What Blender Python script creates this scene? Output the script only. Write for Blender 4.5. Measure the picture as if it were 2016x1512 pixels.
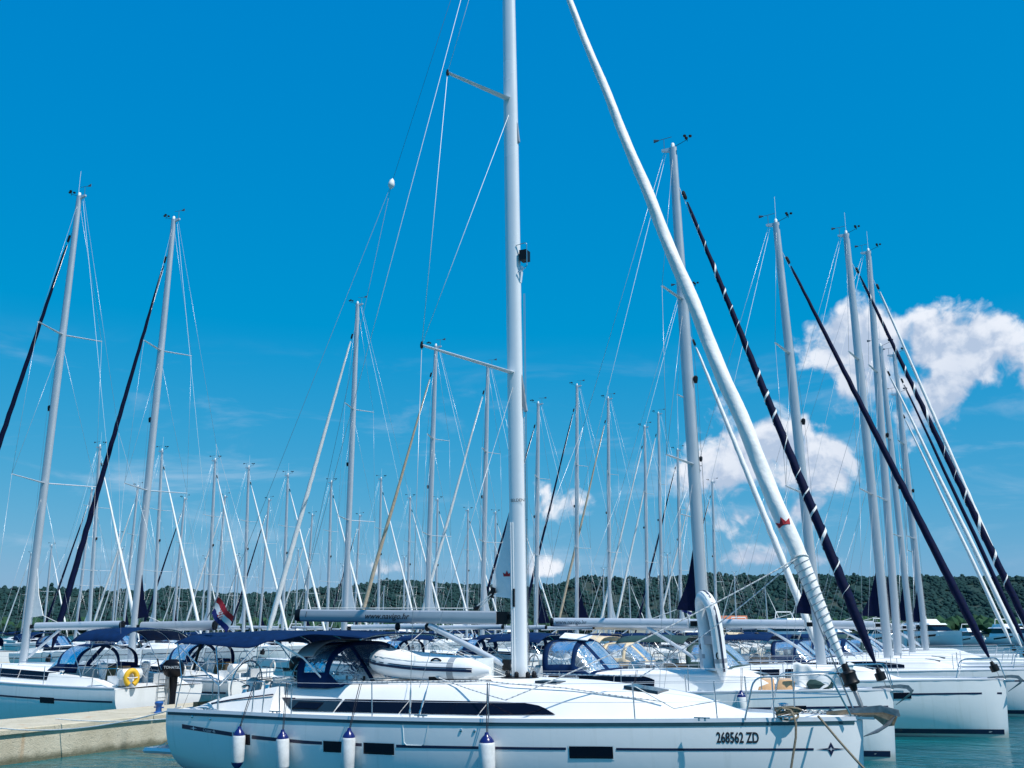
import bpy, math, random
from mathutils import Vector, Matrix
random.seed(7)
R = math.radians
for o in list(bpy.data.objects): bpy.data.objects.remove(o)
scene = bpy.context.scene
COL = scene.collection

# ------------------------------------------------------------------ camera
PHI = R(26.0); PITCH = math.atan(484 / 2000.0); EYE = 3.15
cd = bpy.data.cameras.new('camera'); cam = bpy.data.objects.new('camera', cd); COL.objects.link(cam)
cd.sensor_fit = 'HORIZONTAL'; cd.sensor_width = 36.0; cd.lens = 36.0 * 2000 / 2016
cd.clip_start = 0.1; cd.clip_end = 6000
cam.location = (0, 0, EYE); cam.rotation_euler = (math.pi / 2 + PITCH, 0, PHI)
scene.camera = cam

# ------------------------------------------------------------------ sun, sky, exposure
SUN_EL = R(57); SUN_AZ = R(-15)          # azimuth from +X (bow direction), towards the camera side
sd = bpy.data.lights.new('sun', 'SUN'); sd.energy = 5.0; sd.angle = R(0.53); sd.color = (1.0, 0.965, 0.91)
so = bpy.data.objects.new('sun', sd); COL.objects.link(so)
sdir = Vector((math.cos(SUN_EL) * math.cos(SUN_AZ), math.cos(SUN_EL) * math.sin(SUN_AZ), math.sin(SUN_EL)))
so.rotation_euler = (-sdir).to_track_quat('-Z', 'Y').to_euler()
scene.view_settings.view_transform = 'Standard'; scene.view_settings.look = 'None'
scene.view_settings.gamma = 1.0; scene.view_settings.use_curve_mapping = False
scene.view_settings.exposure = 0.0

world = bpy.data.worlds.new('World'); scene.world = world; world.use_nodes = True
wn = world.node_tree; wn.nodes.clear()
class NB:
    """tiny node-graph helper"""
    def __init__(s, nt): s.nt = nt
    def n(s, t, **k):
        x = s.nt.nodes.new(t)
        for a, b in k.items(): setattr(x, a, b)
        return x
    def put(s, sock, v):
        if hasattr(v, 'links'): s.nt.links.new(v, sock)
        else: sock.default_value = v
    def m(s, op, a, b=0.0, c=0.0, clamp=False):
        x = s.n('ShaderNodeMath', operation=op, use_clamp=clamp)
        for i, v in enumerate((a, b, c)): s.put(x.inputs[i], v)
        return x.outputs[0]
    def mr(s, v, a, b, c=0.0, d=1.0, smooth=False):
        x = s.n('ShaderNodeMapRange'); x.interpolation_type = 'SMOOTHSTEP' if smooth else 'LINEAR'
        for i, q in enumerate((v, a, b, c, d)): s.put(x.inputs[i], q)
        return x.outputs[0]
    def noise(s, vec, scale, detail=6, rough=0.55, dist=0.0, dims='3D'):
        x = s.n('ShaderNodeTexNoise', noise_dimensions=dims)
        if vec is not None: s.put(x.inputs['Vector'], vec)
        x.inputs['Scale'].default_value = scale; x.inputs['Detail'].default_value = detail
        x.inputs['Roughness'].default_value = rough; x.inputs['Distortion'].default_value = dist
        return x.outputs[0]
    def mix(s, f, a, b, blend='MIX'):
        x = s.n('ShaderNodeMix', data_type='RGBA', blend_type=blend)
        s.put(x.inputs[0], f); s.put(x.inputs[6], a); s.put(x.inputs[7], b)
        return x.outputs[2]
W = NB(wn)
sky = W.n('ShaderNodeTexSky', sky_type='NISHITA'); sky.sun_disc = False
sky.sun_elevation = SUN_EL; sky.sun_rotation = math.pi / 2 - SUN_AZ
sky.altitude = 0; sky.air_density = 1.0; sky.dust_density = 0.6; sky.ozone_density = 3.0
hs = W.n('ShaderNodeHueSaturation'); hs.inputs['Saturation'].default_value = 1.28; hs.inputs['Hue'].default_value = 0.487
wn.links.new(sky.outputs[0], hs.inputs['Color'])
skycol = W.mix(1.0, hs.outputs[0], (0.042, 0.092, 0.112, 1), 'MULTIPLY')
sc = W.n('ShaderNodeSeparateColor'); wn.links.new(skycol, sc.inputs[0])
cc = W.n('ShaderNodeCombineColor')     # the photograph's vivid, even blue: one tone curve per channel for the whole dome
W.put(cc.inputs[0], W.m('MULTIPLY', W.m('MAXIMUM', W.m('SUBTRACT', sc.outputs[0], 0.035), 0.0), 13.0))
W.put(cc.inputs[1], W.m('MULTIPLY', W.m('POWER', W.m('DIVIDE', sc.outputs[1], 0.565), 0.43), 4.38))
W.put(cc.inputs[2], W.m('MULTIPLY', W.m('POWER', W.m('DIVIDE', sc.outputs[2], 0.716), 0.12), 6.6))
skycol = cc.outputs[0]
# cumulus clouds: density in (azimuth, elevation) of the sky dome, degrees
tc = W.n('ShaderNodeTexCoord'); sx = W.n('ShaderNodeSeparateXYZ'); wn.links.new(tc.outputs['Generated'], sx.inputs[0])
az = W.m('MULTIPLY', W.m('ARCTAN2', sx.outputs[0], sx.outputs[1]), 57.2958)
el = W.m('MULTIPLY', W.m('ARCSINE', sx.outputs[2]), 57.2958)
cx = W.n('ShaderNodeCombineXYZ'); W.put(cx.inputs[0], az); W.put(cx.inputs[1], el)
def fbm(off):
    v = W.n('ShaderNodeVectorMath', operation='ADD'); wn.links.new(cx.outputs[0], v.inputs[0]); v.inputs[1].default_value = off
    return W.m('ADD', W.m('MULTIPLY', W.noise(v.outputs[0], 0.40, 7, 0.52, 0.35), 0.8), W.m('MULTIPLY', W.noise(v.outputs[0], 1.3, 5, 0.52, 0.6), 0.2))
n0 = fbm((3.1, 7.7, 0)); n1 = fbm((3.1 + 0.35, 7.7 + 0.8, 0))
# (azimuth, elevation, half-width, half-height up, half-height down, weight)
CL = [(-12.1, 9.6, 4.6, 2.6, 2.3, 1.0), (-9.3, 9.0, 3.0, 1.9, 2.2, .92), (-14.6, 8.6, 2.4, 1.4, 1.8, .85), (-13.0, 6.0, 3.2, 1.2, 1.2, .60), (-10.0, 6.3, 2.0, 1.0, 1.0, .5),
      (-6.2, 14.9, 4.0, 2.4, 2.8, 1.0), (-1.6, 14.4, 4.6, 2.6, 2.8, 1.0), (-4.0, 12.6, 3.6, 1.4, 2.6, .7), (3.2, 12.2, 4.0, 2.4, 2.2, .95), (9, 8, 5, 2.4, 1.8, 1.0),
      (-22.6, 6.9, 1.5, 1.2, 1.3, .5), (-12.6, 3.8, 2.2, .9, .7, .62), (-9.6, 3.6, 1.5, .6, .6, .45), (-27.8, 3.4, 1.5, .6, .4, .5), (-24, 3.4, 1.2, .6, .4, .3), (-32.4, 3.2, 1.0, .5, .3, .5),
      (30, 10, 9, 3.5, 2.5, 1.0), (52, 8, 8, 3, 2, 1.0), (-95, 9, 8, 3, 2, 1), (-130, 11, 9, 3.5, 2.5, 1), (100, 9, 10, 4, 2.5, 1), (150, 12, 9, 3.5, 2.5, 1)]
dens = None
for a0, e0, rw, ru, rd, wt in CL:
    dx = W.m('DIVIDE', W.m('SUBTRACT', az, a0), rw)
    de = W.m('SUBTRACT', el, e0)
    dy = W.m('MAXIMUM', W.m('DIVIDE', de, ru), W.m('DIVIDE', de, -rd))
    d2 = W.m('ADD', W.m('MULTIPLY', dx, dx), W.m('MULTIPLY', dy, dy))
    mk = W.m('MULTIPLY', W.m('SUBTRACT', 1.0, W.m('SQRT', d2)), wt)
    dens = mk if dens is None else W.m('SMOOTH_MAX', dens, mk, 0.12)
d_a = W.m('ADD', W.m('MULTIPLY', dens, 0.78), W.m('MULTIPLY', W.m('SUBTRACT', n0, 0.5), 2.25))
alpha = W.mr(d_a, 0.03, 0.40, 0, 1, True)
base = None      # flat grey bases: how far below each cloud's middle
for a0, e0, rw, ru, rd, wt in CL[:10]:
    dx = W.m('ABSOLUTE', W.m('DIVIDE', W.m('SUBTRACT', az, a0), rw)); hgt = W.m('DIVIDE', W.m('SUBTRACT', el, e0 - rd * .75), rd * 1.5)
    v_ = W.m('MULTIPLY', W.m('SUBTRACT', 1.0, W.m('MINIMUM', dx, 1.0)), W.m('SUBTRACT', 1.0, hgt, clamp=True))
    base = v_ if base is None else W.m('MAXIMUM', base, v_)
shade = W.m('SUBTRACT', W.mr(W.m('SUBTRACT', n0, n1), -0.14, 0.12, 0.0, 1.0, True), W.m('MULTIPLY', base, 0.55), clamp=True)
# thin veils low in the sky
cv = W.n('ShaderNodeCombineXYZ'); W.put(cv.inputs[0], W.m('MULTIPLY', az, 0.10)); W.put(cv.inputs[1], W.m('MULTIPLY', el, 0.42))
veil = W.mr(W.noise(cv.outputs[0], 1.0, 7, 0.6, 0.5), 0.50, 0.78, 0, 0.42, True)
veil = W.m('MULTIPLY', veil, W.m('MULTIPLY', W.mr(el, 1, 5, 0, 1, True), W.mr(el, 11, 16, 1, 0, True)))
cloudcol = W.mix(shade, (4.9, 5.9, 7.6, 1), (9.2, 9.5, 10.2, 1))
skycol = W.mix(veil, skycol, (6.2, 7.4, 9.0, 1))
skycol = W.mix(W.m('MULTIPLY', alpha, 0.94), skycol, cloudcol)
bg = W.n('ShaderNodeBackground'); bg.inputs['Strength'].default_value = 0.10
wn.links.new(skycol, bg.inputs['Color'])
wo = W.n('ShaderNodeOutputWorld'); wn.links.new(bg.outputs[0], wo.inputs[0])

# ------------------------------------------------------------------ materials
MATS = {}
def mat(name, col, rough=0.5, metal=0.0, var=0.06, scale=3.0, bump=0.0, bscale=40.0, coat=0.0, spec=0.5, dark=None, sheen=0.0):
    m = bpy.data.materials.new(name); m.use_nodes = True; nt = m.node_tree; b = nt.nodes['Principled BSDF']; g = NB(nt)
    tcn = g.n('ShaderNodeTexCoord')
    n = g.noise(tcn.outputs['Object'], scale, 5, 0.6)
    c0 = tuple(max(0, x * (1 - var)) for x in col) if dark is None else dark
    c1 = tuple(min(1, x * (1 + var)) for x in col)
    nt.links.new(g.mix(g.mr(n, 0.3, 0.7), (*c0, 1), (*c1, 1)), b.inputs['Base Color'])
    nt.links.new(g.mr(n, 0.2, 0.8, max(0.02, rough * 0.85), min(1, rough * 1.15)), b.inputs['Roughness'])
    b.inputs['Metallic'].default_value = metal; b.inputs['Coat Weight'].default_value = coat
    b.inputs['Coat Roughness'].default_value = 0.06
    b.inputs['Specular IOR Level'].default_value = spec; b.inputs['Sheen Weight'].default_value = sheen
    if bump:
        bp = g.n('ShaderNodeBump'); bp.inputs['Strength'].default_value = bump; bp.inputs['Distance'].default_value = 0.02
        nt.links.new(g.noise(tcn.outputs['Object'], bscale, 4, 0.6), bp.inputs['Height']); nt.links.new(bp.outputs[0], b.inputs['Normal'])
    MATS[name] = m
    return m
mat('gelcoat', (0.80, 0.815, 0.82), 0.16, 0, 0.02, 1.5, 0.012, 3.0, coat=0.5)
mat('gelcoat_cool', (0.72, 0.78, 0.80), 0.2, 0, 0.03, 1.5, coat=0.4)
mat('deck_white', (0.80, 0.80, 0.79), 0.45, 0, 0.03, 2.0, 0.05, 160)
mat('nonskid', (0.74, 0.75, 0.75), 0.7, 0, 0.05, 5.0, 0.25, 220)
mat('navy', (0.008, 0.013, 0.05), 0.3, 0, 0.1)
mat('navy_canvas', (0.0015, 0.018, 0.072), 0.85, 0, 0.25, 6.0, 0.3, 30, spec=0.12)
mat('navy_sail', (0.002, 0.006, 0.034), 0.75, 0, 0.3, 8.0, 0.4, 14, spec=0.15)
mat('fleck', (0.11, 0.15, 0.24), 0.85, 0, 0.2)
mat('tan_canvas', (0.62, 0.50, 0.34), 0.85, 0, 0.12, 5.0, 0.2, 30)
mat('tan_sail', (0.50, 0.40, 0.29), 0.8, 0, 0.2, 6.0, 0.3, 14)
mat('green_canvas', (0.012, 0.05, 0.05), 0.85, 0, 0.2, 5.0, 0.2, 30)
mat('grey_fabric', (0.42, 0.43, 0.46), 0.7, 0, 0.1, 6, 0.1, 60)
mat('sailcloth', (0.78, 0.78, 0.77), 0.6, 0, 0.06, 7.0, 0.5, 9)
mat('sail_panel', (0.74, 0.76, 0.78), 0.5, 0, 0.04, 6.0, 0.15, 20)
mat('aluminium', (0.60, 0.63, 0.67), 0.34, 0.35, 0.04, 2.0, 0.03, 6)
mat('mast_paint', (0.78, 0.80, 0.82), 0.26, 0.12, 0.03, 1.2, coat=0.3)
mat('mast_grey', (0.50, 0.54, 0.58), 0.34, 0.35, 0.04, 1.5)
mat('boom_grey', (0.44, 0.47, 0.50), 0.36, 0.35, 0.06, 2.0)
mat('steel', (0.62, 0.63, 0.64), 0.2, 1.0, 0.08, 6)
mat('galvanised', (0.30, 0.31, 0.32), 0.5, 0.7, 0.25, 12, 0.1, 60)
mat('rusty', (0.33, 0.25, 0.17), 0.8, 0.2, 0.35, 14, 0.2, 50)
mat('wire', (0.50, 0.53, 0.56), 0.35, 0.5, 0.05)
mat('wire_dark', (0.10, 0.12, 0.15), 0.5, 0.2, 0.05)
mat('wire_white', (0.78, 0.80, 0.80), 0.5, 0.0, 0.03)
mat('black_plastic', (0.006, 0.007, 0.010), 0.45, 0, 0.2, 5, spec=0.25)
mat('outboard_black', (0.004, 0.004, 0.008), 0.3, 0, 0.1, 4, spec=0.3)
mat('dark_glass', (0.003, 0.004, 0.012), 0.08, 0, 0.1, 2, spec=0.25)
mat('smoke_glass', (0.012, 0.028, 0.045), 0.1, 0, 0.2, 2, spec=0.4)
mat('fender_white', (0.78, 0.79, 0.80), 0.38, 0, 0.04, 7, 0.05, 30, dark=(0.58, 0.60, 0.60))
mat('fender_blue', (0.007, 0.014, 0.12), 0.25, 0, 0.1, 5)
mat('pvc_white', (0.80, 0.81, 0.82), 0.32, 0, 0.04, 4, 0.05, 12)
mat('pvc_grey', (0.30, 0.33, 0.36), 0.4, 0, 0.06, 4)
mat('rope_white', (0.72, 0.72, 0.70), 0.85, 0, 0.25, 30, 0.5, 120)
mat('rope_brown', (0.20, 0.17, 0.12), 0.9, 0, 0.35, 30, 0.6, 120)
mat('rope_grey', (0.24, 0.28, 0.33), 0.9, 0, 0.3, 30)
mat('rope_dark', (0.012, 0.014, 0.025), 0.9, 0, 0.3, 30)
mat('red', (0.42, 0.012, 0.02), 0.55, 0, 0.08, 4)
mat('white_cloth', (0.80, 0.80, 0.80), 0.8, 0, 0.04, 6)
mat('blue_cloth', (0.01, 0.02, 0.16), 0.8, 0, 0.1, 6)
mat('yellow', (0.72, 0.42, 0.02), 0.55, 0, 0.1, 6)
mat('teak', (0.30, 0.17, 0.08), 0.7, 0, 0.25, 10, 0.1, 40)
mat('cushion', (0.55, 0.33, 0.17), 0.85, 0, 0.12, 6)
mat('bollard_blue', (0.01, 0.09, 0.32), 0.5, 0, 0.15, 8)
mat('letter', (0.010, 0.012, 0.02), 0.5, 0, 0.02)
mat('letter_light', (0.5, 0.55, 0.6), 0.5, 0, 0.02)
mat('letter_soft', (0.05, 0.075, 0.12), 0.5, 0, 0.02)
mat('roof_tile', (0.48, 0.16, 0.07), 0.85, 0, 0.2, 2.0)
mat('house_wall', (0.62, 0.55, 0.44), 0.85, 0, 0.1, 1.0)
mat('trunk', (0.10, 0.075, 0.05), 0.9, 0, 0.3, 2.0)
mat('bird', (0.01, 0.01, 0.012), 0.7, 0, 0.1)

def hull_mat():
    m = bpy.data.materials.new('hull_gelcoat'); m.use_nodes = True; nt = m.node_tree; b = nt.nodes['Principled BSDF']; g = NB(nt)
    tcn = g.n('ShaderNodeTexCoord'); p = tcn.outputs['Object']
    mp = g.n('ShaderNodeMapping'); nt.links.new(p, mp.inputs[0]); mp.inputs['Scale'].default_value = (5.5, 1.0, 0.35)
    runs = g.noise(mp.outputs[0], 1.0, 5, 0.6); cloudy = g.noise(p, 1.1, 5, 0.6)
    c = g.mix(g.mr(runs, 0.56, 0.74, 0, 0.55), (0.80, 0.815, 0.82, 1), (0.60, 0.62, 0.60, 1))
    c = g.mix(g.mr(cloudy, 0.45, 0.8, 0, 0.35), c, (0.68, 0.71, 0.72, 1))
    sp = g.n('ShaderNodeSeparateXYZ'); nt.links.new(p, sp.inputs[0])
    c = g.mix(g.mr(g.m('ADD', sp.outputs[2], g.m('MULTIPLY', runs, 0.25)), 0.18, 0.42, 0.6, 0.0, True), c, (0.36, 0.35, 0.26, 1))   # scum line above the water
    nt.links.new(c, b.inputs['Base Color']); nt.links.new(g.mr(cloudy, 0.3, 0.7, 0.10, 0.24), b.inputs['Roughness'])
    b.inputs['Coat Weight'].default_value = 0.6; b.inputs['Coat Roughness'].default_value = 0.05
    bp = g.n('ShaderNodeBump'); bp.inputs['Strength'].default_value = 0.10; bp.inputs['Distance'].default_value = 0.04
    nt.links.new(g.noise(p, 1.6, 3, 0.5, 0.5), bp.inputs['Height']); nt.links.new(bp.outputs[0], b.inputs['Normal']); nt.links.new(bp.outputs[0], b.inputs['Coat Normal']); MATS['hull_gelcoat'] = m
hull_mat()
def clear_vinyl():
    m = bpy.data.materials.new('clear_vinyl'); m.use_nodes = True; nt = m.node_tree; nt.nodes.clear(); g = NB(nt)
    tr = g.n('ShaderNodeBsdfTransparent'); tr.inputs[0].default_value = (0.80, 0.86, 0.90, 1)
    gl = g.n('ShaderNodeBsdfGlossy'); gl.inputs['Roughness'].default_value = 0.07; gl.inputs[0].default_value = (0.9, 0.95, 1, 1)
    di = g.n('ShaderNodeBsdfDiffuse'); di.inputs[0].default_value = (0.62, 0.68, 0.72, 1)
    tcn = g.n('ShaderNodeTexCoord'); bp = g.n('ShaderNodeBump'); bp.inputs['Strength'].default_value = 0.6; bp.inputs['Distance'].default_value = 0.05
    nt.links.new(g.noise(tcn.outputs['Object'], 5.0, 3, 0.5, 1.2), bp.inputs['Height']); nt.links.new(bp.outputs[0], gl.inputs['Normal'])
    fr = g.n('ShaderNodeFresnel'); fr.inputs[0].default_value = 1.5; nt.links.new(bp.outputs[0], fr.inputs['Normal'])
    m1 = g.n('ShaderNodeMixShader'); nt.links.new(g.m('ADD', g.m('MULTIPLY', fr.outputs[0], 1.3), 0.05, clamp=True), m1.inputs[0])
    nt.links.new(tr.outputs[0], m1.inputs[1]); nt.links.new(gl.outputs[0], m1.inputs[2])
    m2 = g.n('ShaderNodeMixShader'); nt.links.new(g.mr(g.noise(tcn.outputs['Object'], 4.0, 4, 0.6, 1.0), 0.35, 0.8, 0.04, 0.34), m2.inputs[0])
    nt.links.new(m1.outputs[0], m2.inputs[1]); nt.links.new(di.outputs[0], m2.inputs[2])
    o = g.n('ShaderNodeOutputMaterial'); nt.links.new(m2.outputs[0], o.inputs[0]); MATS['clear_vinyl'] = m
clear_vinyl()
def water_mat():
    m = bpy.data.materials.new('water'); m.use_nodes = True; nt = m.node_tree; b = nt.nodes['Principled BSDF']; g = NB(nt)
    geo = g.n('ShaderNodeNewGeometry')
    mp = g.n('ShaderNodeMapping'); nt.links.new(geo.outputs['Position'], mp.inputs[0]); mp.inputs['Scale'].default_value = (0.55, 1.0, 1.0); mp.inputs['Rotation'].default_value = (0, 0, 0.35)
    big = g.noise(mp.outputs[0], 0.9, 3, 0.5, 0.6); small = g.noise(mp.outputs[0], 4.2, 4, 0.55, 0.8); huge = g.noise(mp.outputs[0], 0.12, 3, 0.5)
    h = g.m('ADD', g.m('MULTIPLY', big, 0.20), g.m('MULTIPLY', small, 0.06))
    bp = g.n('ShaderNodeBump'); bp.inputs['Strength'].default_value = 0.9; bp.inputs['Distance'].default_value = 1.0
    nt.links.new(h, bp.inputs['Height']); nt.links.new(bp.outputs[0], b.inputs['Normal'])
    nt.links.new(g.mix(g.mr(huge, 0.35, 0.7), (0.0, 0.062, 0.092, 1), (0.002, 0.125, 0.145, 1)), b.inputs['Base Color'])
    b.inputs['Roughness'].default_value = 0.05; b.inputs['IOR'].default_value = 1.33; MATS['water'] = m
water_mat()
def concrete_mat():
    m = bpy.data.materials.new('concrete'); m.use_nodes = True; nt = m.node_tree; b = nt.nodes['Principled BSDF']; g = NB(nt)
    geo = g.n('ShaderNodeNewGeometry'); p = geo.outputs['Position']
    n1 = g.noise(p, 1.3, 7, 0.62); n2 = g.noise(p, 9.0, 6, 0.65)
    c = g.mix(g.mr(n1, 0.3, 0.7), (0.46, 0.40, 0.29, 1), (0.60, 0.54, 0.42, 1))
    c = g.mix(g.mr(n2, 0.60, 0.72), c, (0.20, 0.19, 0.16, 1))
    # rust runs below the iron fittings: vertical streaks
    mp = g.n('ShaderNodeMapping'); nt.links.new(p, mp.inputs[0]); mp.inputs['Scale'].default_value = (1, 1.0, 0.06)
    st = g.noise(mp.outputs[0], 1.15, 5, 0.6)
    c = g.mix(g.mr(st, 0.60, 0.70, 0, 0.75), c, (0.42, 0.22, 0.09, 1))
    sz = g.n('ShaderNodeSeparateXYZ'); nt.links.new(p, sz.inputs[0])
    c = g.mix(g.mr(g.m('ADD', sz.outputs[2], g.m('MULTIPLY', n1, 0.35)), 0.22, 0.42, 0.85, 0.0, True), c, (0.07, 0.075, 0.04, 1))   # weed at the waterline
    nt.links.new(c, b.inputs['Base Color']); b.inputs['Roughness'].default_value = 0.9
    bp = g.n('ShaderNodeBump'); bp.inputs['Strength'].default_value = 0.5; bp.inputs['Distance'].default_value = 0.04
    nt.links.new(g.m('ADD', n2, g.noise(p, 40, 4)), bp.inputs['Height']); nt.links.new(bp.outputs[0], b.inputs['Normal']); MATS['concrete'] = m
concrete_mat()
def land_mat(name, a, b_, c_, s1, s2):
    m = bpy.data.materials.new(name); m.use_nodes = True; nt = m.node_tree; b = nt.nodes['Principled BSDF']; g = NB(nt)
    geo = g.n('ShaderNodeNewGeometry'); p = geo.outputs['Position']
    c = g.mix(g.mr(g.noise(p, s1, 5, 0.6), 0.35, 0.65), (*a, 1), (*b_, 1))
    c = g.mix(g.mr(g.noise(p, s2, 4, 0.6), 0.5, 0.75, 0, 0.8), c, (*c_, 1))
    nt.links.new(c, b.inputs['Base Color']); b.inputs['Roughness'].default_value = 0.95; b.inputs['Specular IOR Level'].default_value = 0.1; MATS[name] = m
land_mat('hill_soil', (0.026, 0.052, 0.046), (0.020, 0.044, 0.040), (0.075, 0.070, 0.055), 0.03, 0.009)
land_mat('foliage', (0.010, 0.038, 0.040), (0.022, 0.058, 0.056), (0.020, 0.044, 0.048), 0.06, 0.012)
land_mat('foliage_shore', (0.016, 0.055, 0.030), (0.035, 0.085, 0.042), (0.03, 0.06, 0.035), 0.15, 0.05)

# ------------------------------------------------------------------ mesh builder
class MB:
    def __init__(s): s.v = []; s.f = []; s.mi = []
    def add(s, vs, fs, mi=0):
        k = len(s.v); s.v += [tuple(p) for p in vs]
        for f in fs: s.f.append(tuple(i + k for i in f)); s.mi.append(mi)
        return s
    def box(s, c, d, rz=0.0, ry=0.0, mi=0):
        M = Matrix.Rotation(rz, 3, 'Z') @ Matrix.Rotation(ry, 3, 'Y'); c = Vector(c)
        vs = [c + M @ Vector((d[0] * a / 2, d[1] * b / 2, d[2] * e / 2)) for a in (-1, 1) for b in (-1, 1) for e in (-1, 1)]
        return s.add(vs, [(0, 1, 3, 2), (4, 6, 7, 5), (0, 4, 5, 1), (2, 3, 7, 6), (0, 2, 6, 4), (1, 5, 7, 3)], mi)
    def tube(s, pts, r, n=6, cap=True, mi=0, flat=1.0, closed=False):
        P = [Vector(p) for p in pts]; N = len(P)
        rs = r if isinstance(r, (list, tuple)) else [r] * N
        vs = []; fs = []
        up = None
        for i in range(N):
            if closed: t = P[(i + 1) % N] - P[i - 1]
            else: t = P[min(i + 1, N - 1)] - P[max(i - 1, 0)]
            t = t.normalized() if t.length > 1e-9 else Vector((0, 0, 1))
            if up is None:
                up = Vector((0, 0, 1)) if abs(t.z) < 0.9 else Vector((0, 1, 0))
            a = (up - t * up.dot(t))
            if a.length < 1e-6: a = t.orthogonal()
            a.normalize(); b = t.cross(a); up = a
            for j in range(n):
                th = 2 * math.pi * j / n
                vs.append(P[i] + (a * math.cos(th) + b * math.sin(th) * flat) * rs[i])
        for i in range(N if closed else N - 1):
            for j in range(n):
                i2 = (i + 1) % N
                fs.append((i * n + j, i * n + (j + 1) % n, i2 * n + (j + 1) % n, i2 * n + j))
        if cap and not closed:
            fs.append(tuple(range(n - 1, -1, -1))); fs.append(tuple((N - 1) * n + j for j in range(n)))
        return s.add(vs, fs, mi)
    def loft(s, rings, closed=True, caps=True, mi=0):
        n = len(rings[0]); vs = [p for r in rings for p in r]; fs = []
        for i in range(len(rings) - 1):
            for j in range(n if closed else n - 1):
                fs.append((i * n + j, i * n + (j + 1) % n, (i + 1) * n + (j + 1) % n, (i + 1) * n + j))
        if caps and closed:
            fs.append(tuple(range(n - 1, -1, -1))); fs.append(tuple((len(rings) - 1) * n + j for j in range(n)))
        return s.add(vs, fs, mi)
    def lathe(s, prof, c, axis=(0, 0, 1), n=14, mi=0):
        ax = Vector(axis).normalized(); a = ax.orthogonal().normalized(); b = ax.cross(a); c = Vector(c)
        rings = [[c + ax * h + (a * math.cos(2 * math.pi * j / n) + b * math.sin(2 * math.pi * j / n)) * max(r, 1e-4) for j in range(n)] for r, h in prof]
        return s.loft(rings, True, True, mi)
    def grid(s, fn, nu, nv, keep=None, mi=0):
        vs = [fn(i / nu, j / nv) for i in range(nu + 1) for j in range(nv + 1)]; fs = []
        for i in range(nu):
            for j in range(nv):
                if keep is None or keep((i + .5) / nu, (j + .5) / nv):
                    fs.append((i * (nv + 1) + j, (i + 1) * (nv + 1) + j, (i + 1) * (nv + 1) + j + 1, i * (nv + 1) + j + 1))
        return s.add(vs, fs, mi)
    def prism(s, poly, h, off=(0, 0, 0), mi=0):
        """poly: 3-D points; extruded by vector h"""
        n = len(poly); h = Vector(h); P = [Vector(p) + Vector(off) for p in poly]
        fs = [tuple(range(n - 1, -1, -1)), tuple(range(n, 2 * n))] + [(i, (i + 1) % n, n + (i + 1) % n, n + i) for i in range(n)]
        return s.add(P + [p + h for p in P], fs, mi)
    def build(s, name, mats, parent=None, smooth=True, angle=40, solid=0.0):
        used = sorted({i for f in s.f for i in f})
        if len(used) < len(s.v):
            mp_ = {o: k for k, o in enumerate(used)}; s.v = [s.v[i] for i in used]; s.f = [tuple(mp_[i] for i in f) for f in s.f]
        me = bpy.data.meshes.new(name); me.from_pydata(s.v, [], s.f)
        ms = mats if isinstance(mats, (list, tuple)) else [mats]
        for m in ms: me.materials.append(MATS[m])
        if len(ms) > 1: me.polygons.foreach_set('material_index', s.mi)
        if smooth:
            me.polygons.foreach_set('use_smooth', [True] * len(me.polygons)); me.set_sharp_from_angle(angle=R(angle))
        me.update()
        o = bpy.data.objects.new(name, me); COL.objects.link(o); o.parent = parent
        if solid:
            md = o.modifiers.new('thickness', 'SOLIDIFY'); md.thickness = solid; md.offset = 0
        return o
def tag(o, label, cat=None, group=None, kind=None):
    if label: o['label'] = label
    if cat: o['category'] = cat
    if group: o['group'] = group
    if kind: o['kind'] = kind
    return o
def thing(name, label, cat, loc, rz=0.0, group=None):
    o = bpy.data.objects.new(name, None); COL.objects.link(o); o.location = loc; o.rotation_euler = (0, 0, rz)
    o.empty_display_size = 0.2
    return tag(o, label, cat, group)
def lerp(a, b, t): return a + (b - a) * t
def interp(tab, x):
    if x <= tab[0][0]: return tab[0][1]
    for (a, u), (b, w) in zip(tab, tab[1:]):
        if x <= b:
            t = (x - a) / (b - a); return u + (w - u) * t
    return tab[-1][1]
def smooth_interp(tab, x):
    if x <= tab[0][0]: return tab[0][1]
    for (a, u), (b, w) in zip(tab, tab[1:]):
        if x <= b:
            t = (x - a) / (b - a); t = t * t * (3 - 2 * t); return u + (w - u) * t
    return tab[-1][1]
def bez(a, b, c, n=10):
    a, b, c = Vector(a), Vector(b), Vector(c)
    return [a * (1 - t) ** 2 + b * 2 * t * (1 - t) + c * t * t for t in [i / n for i in range(n + 1)]]
def sag(a, b, d, n=10):
    a, b = Vector(a), Vector(b)
    return [a.lerp(b, i / n) - Vector((0, 0, d * 4 * (i / n) * (1 - i / n))) for i in range(n + 1)]
def round_path(pts, r, k=4):
    P = [Vector(p) for p in pts]; out = [P[0]]
    for i in range(1, len(P) - 1):
        a = P[i] + (P[i - 1] - P[i]).normalized() * min(r, (P[i - 1] - P[i]).length * .45)
        c = P[i] + (P[i + 1] - P[i]).normalized() * min(r, (P[i + 1] - P[i]).length * .45)
        out += bez(a, P[i], c, k)
    return out + [P[-1]]
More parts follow.
